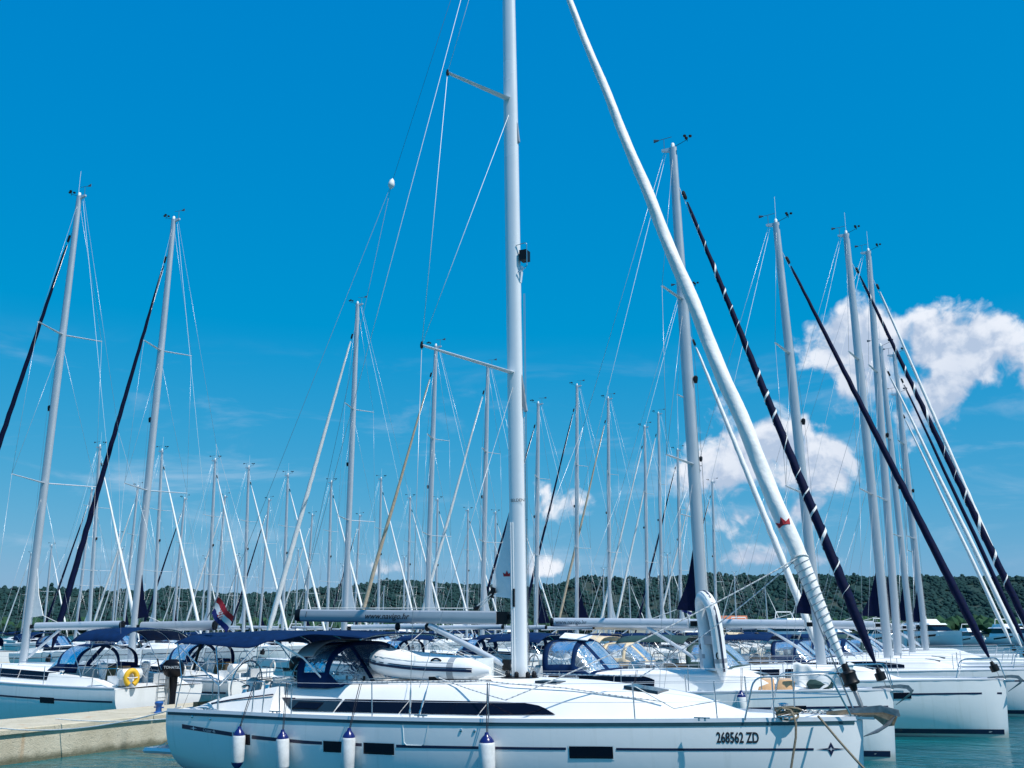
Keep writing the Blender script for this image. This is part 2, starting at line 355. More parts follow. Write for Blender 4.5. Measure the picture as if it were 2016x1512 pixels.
def text_geo(body, size, shear=0.0, sx=1.0, bold=0.0):
    cu = bpy.data.curves.new('txt', 'FONT'); cu.body = body; cu.size = size; cu.shear = shear; cu.offset = bold
    cu.resolution_u = 3; cu.align_x = 'CENTER'; cu.align_y = 'CENTER'
    o = bpy.data.objects.new('txt', cu); COL.objects.link(o)
    bpy.context.view_layer.update()
    me = bpy.data.meshes.new_from_object(o)
    vs = [(v.co.x * sx, v.co.y) for v in me.vertices]; fs = [tuple(p.vertices) for p in me.polygons]
    bpy.data.objects.remove(o); bpy.data.curves.remove(cu); bpy.data.meshes.remove(me)
    return vs, fs
def lettering(name, body, size, fn, material, parent, shear=0.0, sx=1.0, bold=0.0):
    vs, fs = text_geo(body, size, shear, sx, bold)
    return MB().add([fn(a, b) for a, b in vs], fs).build(name, material, parent, smooth=False)

# ------------------------------------------------------------------ hull geometry
class Hull:
    def __init__(s, aft, fwd, B, fb, sternw=0.87, smax=0.40, keel=0.6, stern_keel=0.16):
        s.a = aft; s.f = fwd; s.B = B; s.fb = fb; s.sw = sternw; s.sm = smax; s.k = keel; s.sk = stern_keel
    def S(s, x): return min(1.0, max(0.0, (x - s.a) / (s.f - s.a)))
    def b(s, x):
        t = s.S(x)
        if t < s.sm: return s.B * (s.sw + (1 - s.sw) * (1 - ((s.sm - t) / s.sm) ** 2))
        q = (t - s.sm) / (1 - s.sm)
        return max(0.025, s.B * (1 - q ** 2.15) ** 0.92)
    def sheer(s, x): return smooth_interp(s.fb, x) if len(s.fb) < 3 else interp(s.fb, x)
    def keelz(s, x):
        t = s.S(x)
        return lerp(s.sk, -s.k, min(1, t / 0.38) ** 0.8) if t < 0.45 else lerp(-s.k, -0.35, (t - 0.45) / 0.55)
    def mn(s, x):
        t = s.S(x); q = max(0, (t - 0.5) / 0.5) ** 1.5
        return lerp(2.7, 1.5, q), lerp(2.4, 1.25, q)
    def y(s, x, z):
        zs = s.sheer(x); k = s.keelz(x); m, n = s.mn(x)
        q = min(1, max(0, (zs - z) / (zs - k)))
        return s.b(x) * (1 - q ** m) ** (1 / n)
    def xr(s, x, z):   # raked stem / transom
        t = s.S(x); d = s.sheer(x) - z
        return x - 0.045 * d * t ** 8 + 0.03 * d * (1 - t) ** 10
    def ring(s, x, nz):
        zs = s.sheer(x); k = s.keelz(x); out = []
        for i in range(nz + 1):
            q = math.sin(i / nz * math.pi / 2) ** 1.0 if True else 0
            q = 1 - (1 - i / nz) ** 1.35
            z = zs - (zs - k) * q
            out.append((s.xr(x, z), -s.y(x, z), z))
        return out + [(p[0], -p[1], p[2]) for p in reversed(out[:-1])]
    def mesh(s, nx=44, nz=16):
        xs = [s.a + (s.f - s.a) * (1 - (1 - i / nx) ** 1.5) if i > nx // 2 else s.a + (s.f - s.a) * (i / nx) * ((1 - .5 ** 1.5) / .5) for i in range(nx + 1)]
        rings = [s.ring(x, nz) for x in xs]; m = MB(); m.loft(rings, closed=False, caps=False)
        n = len(rings[0]); m.f.append(tuple(range(n))); m.mi.append(0)   # transom
        return m, xs
    def strip(s, xs, zlo, zhi, side=-1, off=0.006, nz=2):
        """a band lying on the topsides"""
        def P(x, z): return (s.xr(x, z), side * (s.y(x, z) + off), z)
        rings = [[P(x, lerp(zlo(x), zhi(x), j / nz)) for j in range(nz + 1)] for x in xs]
        return MB().loft(rings, closed=False, caps=False)
def frange(a, b, n): return [a + (b - a) * i / n for i in range(n + 1)]

# ------------------------------------------------------------------ yacht pieces (boat axes: x to the bow, mast at 0, z from the water)
def sprayhood(parent, x0, x1, x2, w, zb, zt, canvas, clear=True, nu=28, nk=14, border=None):
    def P(u, k):
        a = math.pi * u; ca = math.cos(a); sa = max(0.0, math.sin(a))
        yy = -w * math.copysign(abs(ca) ** 0.75, ca); hh = sa ** 0.62
        if k < 0.45:
            t = k / 0.45; x = lerp(x0 - 0.10 * hh, x1, t); top = lerp(zt - 0.05, zt, math.sin(t * math.pi / 2)); ww = 1.0
            return (x, yy * ww, zb + (top - zb) * hh)
        t = (k - 0.45) / 0.55
        xf = x2 - 0.45 * (abs(yy) / w) ** 2
        return (lerp(x1, xf, t), yy * lerp(1, 0.97, t), zb + (zt - zb) * hh * (1 - t) ** 0.9 + 0.03 * t)
    wins = [(0.10, 0.42, 0.06, 0.36), (0.10, 0.42, 0.64, 0.94), (0.48, 0.94, 0.06, 0.35), (0.48, 0.94, 0.375, 0.625), (0.48, 0.94, 0.65, 0.94)] if clear else []
    def isw(u, k): return any(a < k < b and c < u < d for a, b, c, d in wins)
    c = MB().grid(P, nu, nk, lambda u, k: not isw(u, k)).build('sprayhood', canvas, parent, angle=60, solid=0.008)
    for (a, b, c0, d) in wins:
        MB().grid(P, nu, nk, lambda u, k: a < k < b and c0 < u < d).build('clear_window', 'clear_vinyl', c, angle=60)
    return c, P
def bimini_top(parent, x0, x1, w, zc, drop, canvas, edge=None, hoops=(0.03, 0.5, 0.97), pivot=None, nu=22, nv=18, tubes=True):
    def P(u, v):
        x = lerp(x0, x1, u); t = 2 * v - 1; y = w * math.copysign(abs(t) ** 0.9, t)
        d = drop if edge is None else edge(x)
        sagm = 0.035 * math.sin(math.pi * ((u * (len(hoops) - 1)) % 1.0)) ** 2
        return (x, y, zc - d * abs(t) ** 3.2 - sagm * (1 - t * t) - 0.05 * abs(2 * u - 1) ** 3)
    c = MB().grid(P, nu, nv).build('bimini', canvas, parent, angle=70, solid=0.01)
    if tubes:
        for h in hoops:
            pts = [Vector(P(h, v / 14)) - Vector((0, 0, 0.03)) for v in range(15)]
            if pivot:
                px, py, pz = pivot
                pts = [Vector((px, -py, pz))] + pts + [Vector((px, py, pz))]
            MB().tube(pts, 0.014, 6).build('bimini_hoop', 'steel', c)
    return c, P
def steering_wheel(parent, c, r, sides=24):
    m = MB(); m.tube([(c[0] + 0.05 * math.sin(t), c[1] + r * math.cos(t), c[2] + r * math.sin(t)) for t in [2 * math.pi * i / sides for i in range(sides)]], 0.014, 6, closed=True)
    for k in range(5):
        t = 2 * math.pi * k / 5 + .3; m.tube([c, (c[0], c[1] + r * math.cos(t), c[2] + r * math.sin(t))], 0.008, 5)
    w = m.build('steering_wheel', 'steel', parent)
    MB().lathe([(0.12, c[2] - 1.0), (0.09, -0.45), (0.13, -0.1), (0.15, 0.06), (0.08, 0.12)][1:] if False else [(0.13, -0.85), (0.09, -0.4), (0.14, -0.05), (0.15, 0.08), (0.06, 0.14)], (c[0] + 0.18, c[1], c[2])).build('binnacle', 'gelcoat', w)
    return w
def spreader(parent, root, tip, chord=0.13, material='mast_paint'):
    root, tip = Vector(root), Vector(tip); d = (tip - root).normalized(); up = Vector((0, 0, 1)); a = d.cross(up).normalized()
    rings = []
    for t in (0, .5, 1):
        p = root.lerp(tip, t); c = chord * (1 - 0.45 * t) / 2; h = 0.024 * (1 - .3 * t)
        rings.append([p + a * c * math.cos(q) + up * h * math.sin(q) for q in [2 * math.pi * j / 8 for j in range(8)]])
    return MB().loft(rings).build('spreader', material, parent)
def wire(parent, a, b, r=0.006, name='shroud', material='wire', n=4):
    return MB().tube([a, b], r, n).build(name, material, parent, smooth=True, angle=180)
def mast_piece(parent, foot, top, a, b, material='mast_paint', n=16, taper=0.72):
    f, t = Vector(foot), Vector(top); rings = []
    for k in (0, .2, .4, .6, .8, .9, 1.0):
        p = f.lerp(t, k); w = 1.0 if k <= .6 else lerp(1, taper, (k - .6) / .4)
        rings.append([p + Vector((a * w * math.copysign(abs(math.cos(q)) ** .85, math.cos(q)), b * w * math.copysign(abs(math.sin(q)) ** .85, math.sin(q)), 0)) for q in [2 * math.pi * j / n for j in range(n)]])
    return MB().loft(rings).build('mast', material, parent)
def masthead_gear(mast, top, s=1.0, tall=True, crane=-1):
    x, y, z = top
    MB().prism([(x + .1 * s, y - .04, z), (x + crane * .32 * s, y - .04, z), (x + crane * .32 * s, y - .04, z - .06 * s), (x + .1 * s, y - .04, z - .16 * s)], (0, .08, 0)).build('masthead_crane', 'aluminium', mast)
    g = MB(); g.tube([(x + crane * .25 * s, y, z), (x + crane * .25 * s, y, z + .30 * s)], .008 * s, 5)
    g.tube([(x + crane * .55 * s, y, z + .30 * s), (x + crane * .02 * s, y, z + .34 * s)], .008 * s, 5); g.prism([(x + crane * .55 * s, y, z + .26 * s), (x + crane * .40 * s, y, z + .29 * s), (x + crane * .40 * s, y, z + .33 * s), (x + crane * .55 * s, y, z + .37 * s)], (0, .012, 0))
    g.build('wind_vane', 'wire_dark', mast)
    g = MB(); g.tube([(x, y, z), (x - crane * .42 * s, y, z + .16 * s)], .008 * s, 5); g.tube([(x - crane * .42 * s, y, z + .10 * s), (x - crane * .42 * s, y, z + .25 * s)], .008 * s, 5)
    for k in range(3):
        t = k * 2.094; g.lathe([(.045 * s, 0), (.05 * s, .04 * s), (.0, .07 * s)], (x - crane * .42 * s + .09 * s * math.cos(t), y + .09 * s * math.sin(t), z + .22 * s), n=6)
    g.build('wind_sensor', 'black_plastic', mast)
    MB().lathe([(.05 * s, 0), (.055 * s, .1 * s), (.03 * s, .14 * s)], (x, y, z), n=8).build('tricolour_light', 'wire_white', mast)
    if tall: MB().tube([(x, y + .05, z), (x, y + .05, z + .95 * s)], .006 * s, 4).build('antenna', 'wire_white', mast)
def furled_sail(parent, foot, head, radii, material, wob=0.012, n=12, rings=56, stripe=None, twist=22, sag_d=0.0, name='furled_genoa'):
    f, h = Vector(foot), Vector(head); d = (h - f).normalized(); a = d.cross(Vector((0, 1, 0))).normalized(); b = d.cross(a)
    rr = []
    def centre(t): return f.lerp(h, t) - Vector((0.7, 0, 0.7)) * (sag_d * 4 * t * (1 - t))
    for i in range(rings + 1):
        t = i / rings; r0 = interp(radii, t)
        ring = []
        for j in range(n):
            q = 2 * math.pi * j / n
            r = r0 * (1 + wob * 6 * math.sin(q + t * twist * 2 * math.pi) + wob * 2 * math.sin(3 * q + t * 90) + random.uniform(-wob, wob))
            ring.append(centre(t) + (a * math.cos(q) + b * math.sin(q)) * r)
        rr.append(ring)
    o = MB().loft(rr).build(name, material, parent, angle=80)
    if stripe:
        smat, turns, t0, t1, wdt = stripe
        k = int(turns * 14); rg = []
        for i in range(k + 1):
            t = lerp(t0, t1, i / k); q = turns * 2 * math.pi * i / k + 1.3 * math.sin(i * .11) + .7 * math.sin(i * .047 + turns); wdt = stripe[4] * (1 + .7 * math.sin(i * .083 + turns)); r = interp(radii, t) * (1 + wob * 9) + .004
            row = []
            for j in range(3):
                qq = q + wdt * (j / 2 - .5); row.append(centre(t) + (a * math.cos(qq) + b * math.sin(qq)) * r)
            rg.append(row)
        MB().loft(rg, closed=False, caps=False).build('sail_stripe', smat, o)
    return o
def fender(label, x, y, ztop, r, ln, hull_root, rail, group):
    """white cylindrical fender with blue ends on its lanyard; position in the boat's axes"""
    o = thing('fender', label, 'fender', hull_root.matrix_world @ Vector((x, y, ztop - ln)) if False else loc_of(hull_root, (x, y, ztop - ln)), hull_root.rotation_euler[2], group)
    o.rotation_euler[1] = math.sin(x * 7.3) * R(2.5); o.rotation_euler[0] = R(1.5)
    prof = [(r * .9, .10), (r, .13), (r, ln - .13), (r * .93, ln - .10)]
    MB().lathe([(r * .75, .06)] + prof + [(r * .8, ln - .075)], (0, 0, 0), n=16).build('body', 'fender_white', o)
    MB().lathe([(.02, -.02), (.05, 0), (r * .8, .06), (r * .93, .105)], (0, 0, 0), n=16).build('end_cap', 'fender_blue', o)
    MB().lathe([(r * .93, ln - .11), (r * .88, ln - .07), (r * .6, ln - .02), (.04, ln + .02), (.03, ln + .06), (.0, ln + .065)], (0, 0, 0), n=16).build('end_cap', 'fender_blue', o)
    top = Vector((rail[0] - x, rail[1] - y, rail[2] - (ztop - ln)))
    MB().tube([(0, 0, ln + .04), top * .55 + Vector((0, -.01, (ln + .04) * .45)), top], .008, 5).build('lanyard', 'rope_dark', o)
    MB().tube([(0.02, 0, ln + .04), top + Vector((.04, 0, 0))], .006, 5).build('lanyard', 'rope_dark', o)
    return o
def loc_of(root, p):
    c, s = math.cos(root.rotation_euler[2]), math.sin(root.rotation_euler[2])
    return (root.location[0] + p[0] * c - p[1] * s, root.location[1] + p[0] * s + p[1] * c, root.location[2] + p[2])
def crown(parent, fn, s, name='crown_emblem'):
    pts = [(-.5, -.28), (.5, -.28), (.62, .28), (.27, .02), (0, .55), (-.27, .02), (-.62, .28)]
    m = MB(); m.add([fn(a * s, b * s) for a, b in pts] + [fn(0, -.1 * s)], [(7, i, (i + 1) % 7) for i in range(7)])
    return m.build(name, 'red', parent, smooth=False)
def outboard(label, loc, rz, s=1.0, text=None):
    o = thing('outboard_motor', label, 'outboard motor', loc, rz)
    rings = []
    for z, a, b, dx in ((-.02, .13, .10, 0), (.03, .19, .13, 0), (.14, .22, .145, -.01), (.25, .20, .135, -.02), (.31, .14, .10, -.02), (.33, .06, .05, -.02)):
        rings.append([(s * (dx + a * math.copysign(abs(math.cos(q)) ** .6, math.cos(q))), s * b * math.copysign(abs(math.sin(q)) ** .6, math.sin(q)), s * z) for q in [2 * math.pi * j / 16 for j in range(16)]])
    c = MB().loft(rings).build('cowling', 'outboard_black', o)
    if text: lettering('brand_lettering', text, .075 * s, lambda a, b: (a, -.151 * s, .17 * s + b), 'letter_light', c, bold=.001)
    MB().loft([[(s * (dx + a * math.cos(q)), s * b * math.sin(q), s * z) for q in [2 * math.pi * j / 10 for j in range(10)]] for z, a, b, dx in ((-.02, .09, .07, 0), (-.25, .07, .045, .01), (-.55, .06, .035, .01), (-.62, .11, .05, .0), (-.66, .10, .045, 0), (-.70, .05, .02, .01), (-.80, .03, .01, .02))]).build('leg', 'outboard_black', o)
    m = MB()
    for k in range(3):
        t = k * 2.094; m.prism([(.13 * s, 0, -.64 * s), (.13 * s, .09 * s * math.cos(t) + .03 * s * math.sin(t), -.64 * s + .09 * s * math.sin(t) - .03 * s * math.cos(t)), (.13 * s, .09 * s * math.cos(t) - .03 * s * math.sin(t), -.64 * s + .09 * s * math.sin(t) + .03 * s * math.cos(t))], (.012 * s, 0, 0))
    m.build('propeller', 'outboard_black', o)
    MB().tube([(-.12 * s, 0, .05 * s), (-.3 * s, .02, .12 * s), (-.36 * s, .02, .34 * s)], .016 * s, 6).build('tiller', 'black_plastic', o)
    MB().box((-.10 * s, 0, -.12 * s), (.08 * s, .18 * s, .26 * s)).build('bracket', 'galvanised', o)
    return o
def dinghy(name, label, loc, rot, L=2.6, s=1.0, text=None):
    o = bpy.data.objects.new(name, None); COL.objects.link(o); o.location = loc; o.rotation_euler = rot; tag(o, label, 'dinghy')
    r = .205 * s; hw = .52 * s
    path = []
    for i in range(15): path.append(Vector((-L * .5 + L * .72 * i / 14, -hw, .0)))
    for i in range(1, 13):
        a = math.pi * i / 13; path.append(Vector((L * .22 + .28 * L * math.sin(a) ** .8, -hw * math.cos(a), 0.0)))
    for i in range(15): path.append(Vector((L * .22 - L * .72 * i / 14, hw, .0)))
    def lift(p): t = max(0, (p.x + .05 * L) / (.55 * L)); return Vector((p.x, p.y, r + .11 * s * t * t))
    path = [lift(p) for p in path]; N = len(path)
    rad = [r * min(1, .28 + .72 * min(1, min(i, N - 1 - i) / 3.0)) for i in range(N)]
    t = MB().tube(path, rad, 18).build('inflated_tube', 'pvc_white', o, angle=60)
    def out(p, q, f=1.0):   # point on the outer flank of the tube
        c = Vector((min(p.x, L * .22), 0, p.z)); d = Vector((p.x - c.x if p.x > L * .22 else 0, p.y, 0)).normalized()
        return p + (d * math.cos(q) + Vector((0, 0, 1)) * math.sin(q)) * (r * f)
    sl = path[2:-2]
    MB().loft([[out(p, q, 1.0 + h) for q, h in ((-.15, .012), (-.12, .05), (.05, .05), (.08, .012))] for p in sl], closed=False, caps=False).build('rubbing_strake', 'navy', t)
    MB().loft([[out(p, q, 1.0 + h) for q, h in ((.12, .005), (.13, .03), (.2, .03), (.21, .005))] for p in sl], closed=False, caps=False).build('rubbing_strake', 'navy', t)
    for i0 in (4, N - 7):
        rg = []
        for i in (i0, i0 + 1):
            p = path[i]; side = -1 if p.y < 0 else 1
            rg.append([p + Vector((0, side * math.cos(q), math.sin(q))) * (r * 1.008) for q in [(-2.2 + 4.4 * k / 16) for k in range(17)]])
        MB().loft(rg, closed=False, caps=False).build('grey_patch', 'pvc_grey', t)
    for i0 in (6, N - 7):
        p = path[i0 - 1]; q0 = out(p, .75, 1.03); q1 = out(p + Vector((.2 * s, 0, 0)), .75, 1.03)
        MB().tube(bez(q0, (q0 + q1) / 2 + Vector((0, 0, .08)), q1, 6), .018, 6).build('grab_handle', 'black_plastic', t)
    MB().grid(lambda u, v: (lerp(-.36 * L, .36 * L, u), lerp(-.42, .42, v) * s * (1 - .5 * max(0, u - .6)), .1 * s - .05 * (1 - abs(2 * v - 1)) + .2 * max(0, u - .55) ** 1.5), 10, 6).build('floor', 'pvc_grey', o, solid=.03)
    MB().box((-.37 * L, 0, .22 * s), (.05, .78 * s, .36 * s)).build('transom', 'gelcoat_cool', o)
    MB().box((-.02 * L, 0, .34 * s), (.22, 1.0 * s, .03)).build('thwart', 'pvc_grey', o)
    pts = [out(path[i], .62, 1.06 if i % 4 else 1.0) for i in range(5, N - 5)]
    MB().tube(pts, .006, 4).build('grab_line', 'rope_white', o)
    return o

def yacht(label, loc, rz, P, detail, group='moored sailing yachts', name='sailing_yacht'):
    """generic cruising sloop; detail 2 near, 1 middle distance, 0 far"""
    root = thing(name, label, 'sailing yacht', (loc[0], loc[1], 0), rz, group)
    g = P.get
    aft, fwd, B = g('aft', -6.6), g('fwd', 5.6), g('B', 2.05)
    f0, f1 = g('fb', (1.35, 1.62)); H = g('H', 18.0)
    hull = Hull(aft, fwd, B, [(aft, f0), (fwd, f1)])
    m, xs = hull.mesh(*((30, 10) if detail == 2 else (18, 7) if detail == 1 else (12, 5)))
    ho = m.build('hull', g('hullmat', 'hull_gelcoat'), root, angle=35)
    sx = frange(aft + .1, fwd - .12, 16)
    for sd in (-1, 1):
        hull.strip(sx, lambda x: hull.sheer(x) - .40, lambda x: hull.sheer(x) - .345, sd, .008, 1).build('stripe', g('stripe', 'navy'), ho)
        if detail >= 1: hull.strip(sx, lambda x: .10, lambda x: .24, sd, .008, 1).build('boot_stripe', 'navy', ho)
        if detail == 2:
            for a in (-.42, -.12, .22): hull.strip(frange(a * 10, a * 10 + .6, 3), lambda x: hull.sheer(x) - .50, lambda x: hull.sheer(x) - .32, sd, .012, 1).build('hull_window', 'dark_glass', ho)
    # deck
    n = 14
    dk = MB().grid(lambda u, v: (lerp(aft, fwd, u), (2 * v - 1) * hull.b(lerp(aft, fwd, u)), hull.sheer(lerp(aft, fwd, u)) + .05 * (1 - (2 * v - 1) ** 2)), n * 2, 6).build('deck', 'deck_white', root)
    if detail == 2:
        for sd in (-1, 1):
            MB().tube([(x, sd * (hull.b(x) - .02), hull.sheer(x) + .03) for x in frange(aft + .05, fwd - .05, 20)], .035, 6).build('toe_rail', 'aluminium', root)
    # coachroof
    c0, c1 = g('cab', (-3.6, 3.2)); ch = g('cabh', .52); cw = g('cabw', .66)
    def cr(u, v, inset=0.0):
        x = lerp(c0, c1, u); zd = hull.sheer(x); wb = min(B * cw, hull.b(x) - .35) * (1 - .35 * u ** 3)
        h = ch * smooth_interp([(0, .96), (.45, 1), (.75, .86), (1.0, .04)], u)
        t = 2 * v - 1; a = abs(t)
        if a > .72: q = (1 - a) / .28; return (x, math.copysign(wb - .16 * q * h / ch, t), zd + h * q * .9)
        return (x, math.copysign((wb - .16 * h / ch) * (a / .72), t), zd + h * (.9 + .1 * (1 - (a / .72) ** 2)))
    MB_c = MB().grid(cr, 20, 16); MB_c.f.append(tuple(range(16, -1, -1))); MB_c.mi.append(0)
    cab = MB_c.build('coachroof', 'deck_white', root, angle=30)
    def side(u, q, sd):   # point on cabin side, q 0 base..1 top
        v = .5 + sd * (.5 - .14 * q) ; p = Vector(cr(u, v)); return p + Vector((0, sd * .012, .004))
    for sd in (-1, 1):
        if g('winspan'): spans = g('winspan')
        elif g('wins', 1) == 3:
            spans = [(.06, .20), (.235, .40), (.43, .60)]
        else: spans = [(.05, .30), (.305, .66)]
        for a, b in spans:
            last = b == spans[-1][1]
            MB().grid(lambda u, v: side(lerp(a, b, u), lerp(g('winlo', .30), lerp(.86, .86 if not last else .6, u ** 4), v), sd), 8, 2).build('window', 'dark_glass', cab, smooth=False)
    if detail == 2:
        MB().box((lerp(c0, c1, .80), 0, hull.sheer(c1) + ch * .66), (.55, .55, .06), 0, .12).build('hatch', 'smoke_glass', cab)
        for sd in (-1, 1): MB().tube(round_path([(c0 + .6, sd * B * .42, hull.sheer(0) + ch * .93), (c0 + .65, sd * B * .42, hull.sheer(0) + ch + .07), (c0 + 2.6, sd * B * .42, hull.sheer(0) + ch + .07), (c0 + 2.7, sd * B * .42, hull.sheer(0) + ch * .93)], .08), .014, 6).build('handrail', 'steel', cab)
    if detail >= 1:
        for sd in (-1, 1):
            MB().loft([[(x, sd * (hull.b(x) - .18), hull.sheer(x)), (x, sd * (hull.b(x) - .30), hull.sheer(x) + h), (x, sd * (hull.b(x) - .62), hull.sheer(x) + h), (x, sd * (hull.b(x) - .66), hull.sheer(x) - .05)] for x, h in ((aft + .5, .05), (aft + 1.2, .28), (c0 + .05, .40))]).build('cockpit_coaming', 'deck_white', root)
    zc = hull.sheer(c0) + ch
    canv = g('canvas', 'navy_canvas')
    if g('spray', True):
        sprayhood(root, c0 - .55, c0 + .35, c0 + 1.35, min(1.3, B * .62), hull.sheer(c0) + ch * .75, zc + g('sprayh', .78), canv, clear=detail >= 1, nu=20 if detail == 2 else 12, nk=12 if detail == 2 else 8)
    if g('bimini', True):
        bimini_top(root, aft + .35, c0 - .55, B * .76, zc + 1.02 + g('bimz', 0), g('bimdrop', .24), g('bimcanvas', canv), pivot=(aft + 1.7, B * .8, hull.sheer(aft) + .35) if detail >= 1 else None, nu=12, nv=10, tubes=detail >= 1)
    if detail == 2:
        za = hull.sheer(aft)
        m = MB()
        for sd in (-1, 1): m.tube([(aft - .06, sd * .2, .35), (aft - .06, sd * .2, za + .5)], .014, 6)
        for k in range(5): m.tube([(aft - .06, -.2, .45 + .28 * k), (aft - .06, .2, .45 + .28 * k)], .012, 6)
        m.build('stern_ladder', 'steel', root)
        for sd in (-1, 1):
            MB().box((aft + .75, sd * B * .45, za + .22), (.5, .7, .30)).build('helm_seat', 'gelcoat', root, smooth=False)
            MB().lathe([(.09, 0), (.06, .04), (.06, .1), (.09, .14), (.05, .17)], (c0 - .35, sd * (B - .5), za + .38), n=12).build('winch', 'steel', root)
        MB().lathe([(.0, -.42), (.15, -.40), (.18, -.36), (.18, .36), (.15, .40), (.0, .42)], (aft + .18, B * .55, za + .45), (0, 1, 0), 14).build('liferaft_canister', 'gelcoat', root)
        MB().box((aft + 2.0, 0, za + .35), (.8, .34, .55)).build('cockpit_table', 'teak', root, smooth=False)
        m = MB()
        for i_ in range(4): m.tube([(aft + 1.02 + .02 * i_, -(hull.b(aft + 1) - .08) - .02, za + .40 + (.17 + .01 * i_) * math.cos(t)) if False else (aft + 1.0 + .10 * math.cos(t), -(hull.b(aft + 1) - .06) - .02 * i_, za + .42 + (.18 + .012 * i_) * math.sin(t)) for t in [2 * math.pi * j / 14 for j in range(14)]], .012, 5, closed=True)
        m.build('hung_rope', 'rope_white', root)
        for sd in (-1, 1): steering_wheel(root, (aft + 1.5, sd * B * .42, hull.sheer(aft) + .62), .42, 18)
    # rig
    zf = hull.sheer(0) + ch; rk = g('rake', -.013); top = (rk * (H - zf), 0, H); ms = g('mast', .16)
    def mp(z): return (rk * (z - zf), 0, z)
    mo = mast_piece(root, (0, 0, zf - .03), top, ms, ms * .66, 'mast_grey', n=14 if detail == 2 else 10)
    masthead_gear(mo, top, 1.1 if detail == 2 else 1.25, g('ant', True))
    wr = .006 if detail == 2 else .008 if detail == 1 else .012
    nsp = g('nsp', 2); sph = [zf + (H - zf) * k for k in ((.36, .68) if nsp == 2 else (.5,))]
    xch = -.75
    chain = {sd: (xch, sd * (hull.b(xch) - .10), hull.sheer(xch)) for sd in (-1, 1)}
    for sd in (-1, 1):
        prev = chain[sd]
        for i, z in enumerate(sph):
            r_ = mp(z); w = B * (.84 - .17 * i); tip = (r_[0] - g('sweep', .42) * w, sd * w, z + .06)
            spreader(mo, r_, tip, .15 if detail == 2 else .17)
            wire(root, prev, tip, wr); wire(root, prev if i else (prev[0] + .1, prev[1], prev[2]), mp(z - .25), wr)
            prev = tip
        wire(root, prev, mp(H - g('frac', .1) * 0 - .15), wr)
    wb = g('wire', 'wire')
    if detail >= 1:
        wire(root, (rk * (H - zf) - .25, 0, H - .05), (aft * .55, 0, lerp(zf, H, .45)), wr, 'backstay', wb)
        for sd in (-1, 1): wire(root, (aft * .55, 0, lerp(zf, H, .45)), (aft + .1, sd * B * .72, hull.sheer(aft)), wr, 'backstay', wb)
    else: wire(root, (rk * (H - zf) - .25, 0, H - .05), (aft + .1, 0, f0), wr, 'backstay', wb)
    # boom
    zb = zf + g('boomh', 1.25); bl = g('boom', 4.4); ang = g('boomrot', 0.0); br = g('boomr', .125)
    def bp(t, dz=0, dy=0): return Vector((-.18 - math.cos(ang) * bl * t - math.sin(ang) * dy, math.sin(ang) * bl * t * -1 + dy, zb + .05 * t * bl / 4 + dz))
    bo = MB().loft([[bp(t, br * 1.1 * math.sin(q), br * .7 * math.cos(q)) for q in [2 * math.pi * j / 12 for j in range(12)]] for t in (.06, .35, .7, .985)]).build('boom', g('boommat', 'aluminium'), root)
    MB().loft([[bp(t, br * 1.12 * math.sin(q), br * .72 * math.cos(q)) for q in [2 * math.pi * j / 10 for j in range(10)]] for t in (.975, 1.0)]).build('boom_end', 'black_plastic', bo)
    MB().box(bp(.025), (.18, .09, .14)).build('gooseneck', 'black_plastic', bo)
    if g('boomtext'):
        lettering('boom_lettering', g('boomtext'), .17, lambda a, b: tuple(bp(g('boomtextpos', .9) - a / bl, b, -br * .7 * math.sqrt(max(0, 1 - (b / (br * 1.1)) ** 2)) - .006)), 'letter_soft', bo, g('textshear', 0), .95, .001)
    if detail >= 1:
        MB().tube([bp(.33, -br), (-.25, 0, zf + .2)], [.05, .045], 8).build('boom_vang', g('vang', 'aluminium'), root)
        wire(root, (rk * (H - zf) - .2, 0, H - .1), tuple(bp(1.0, .08)), wr * .9, 'topping_lift', 'wire_white')
        for k in (0, 1): wire(root, tuple(bp(.62, -br)), (c0 - .2 + .25 * k, .3 - .6 * k, zc + .05), wr, 'mainsheet', 'rope_white')
    if detail >= 1:
        for k in range(2): MB().tube(sag(mp(H - .4), (ms * 1.05 + .03 * k, .05 - .1 * k, zf + .3), -.0, 2) if k else [mp(H - .4), Vector(mp((H + zf) / 2)) + Vector((ms + .10, .06, 0)), (ms * 1.1, .05, zf + .3)], wr * .7, 4).build('halyard', 'rope_white' if k else 'wire_dark', root)
        z_ = zf + (H - zf) * .52; MB().lathe([(.05, -.10), (.07, 0), (.07, .08), (.03, .12)], (mp(z_)[0] + ms + .07, 0, z_), n=8).build('steaming_light', 'black_plastic', mo)
    cl = g('clew', 'navy_sail')
    if cl:
        h = g('clewh', 1.9); x0 = -ms * .9; z0 = zb + .32; wd = g('cleww', .62)
        MB().add([(x0, -.015, z0), (x0 + rk * h, -.01, z0 + h), (x0 - wd * .45, -.012, z0 + h * .42), (x0 - wd, -.012, z0 + .06), (x0, .015, z0), (x0 + rk * h, .01, z0 + h), (x0 - wd * .45, .012, z0 + h * .42), (x0 - wd, .012, z0 + .06)],
                 [(0, 3, 2, 1), (4, 5, 6, 7), (1, 2, 6, 5), (2, 3, 7, 6), (3, 0, 4, 7), (0, 1, 5, 4)]).build('mainsail_clew', cl, root, smooth=False)
        if detail >= 1:
            MB().tube([(x0 - wd, 0, z0 + .06), bp(.30, br)], .012, 5).build('outhaul', 'rope_white', root)
    # headsail
    hf = g('headfrac', .93); gm = g('genoa', 'sailcloth'); gr = g('gr', 1.0)
    foot = (fwd - .28, 0, hull.sheer(fwd) + .38); zh = zf + (H - zf) * hf; head = (mp(zh)[0] + ms * .9, 0, zh)
    fv, hv = Vector(foot), Vector(head)
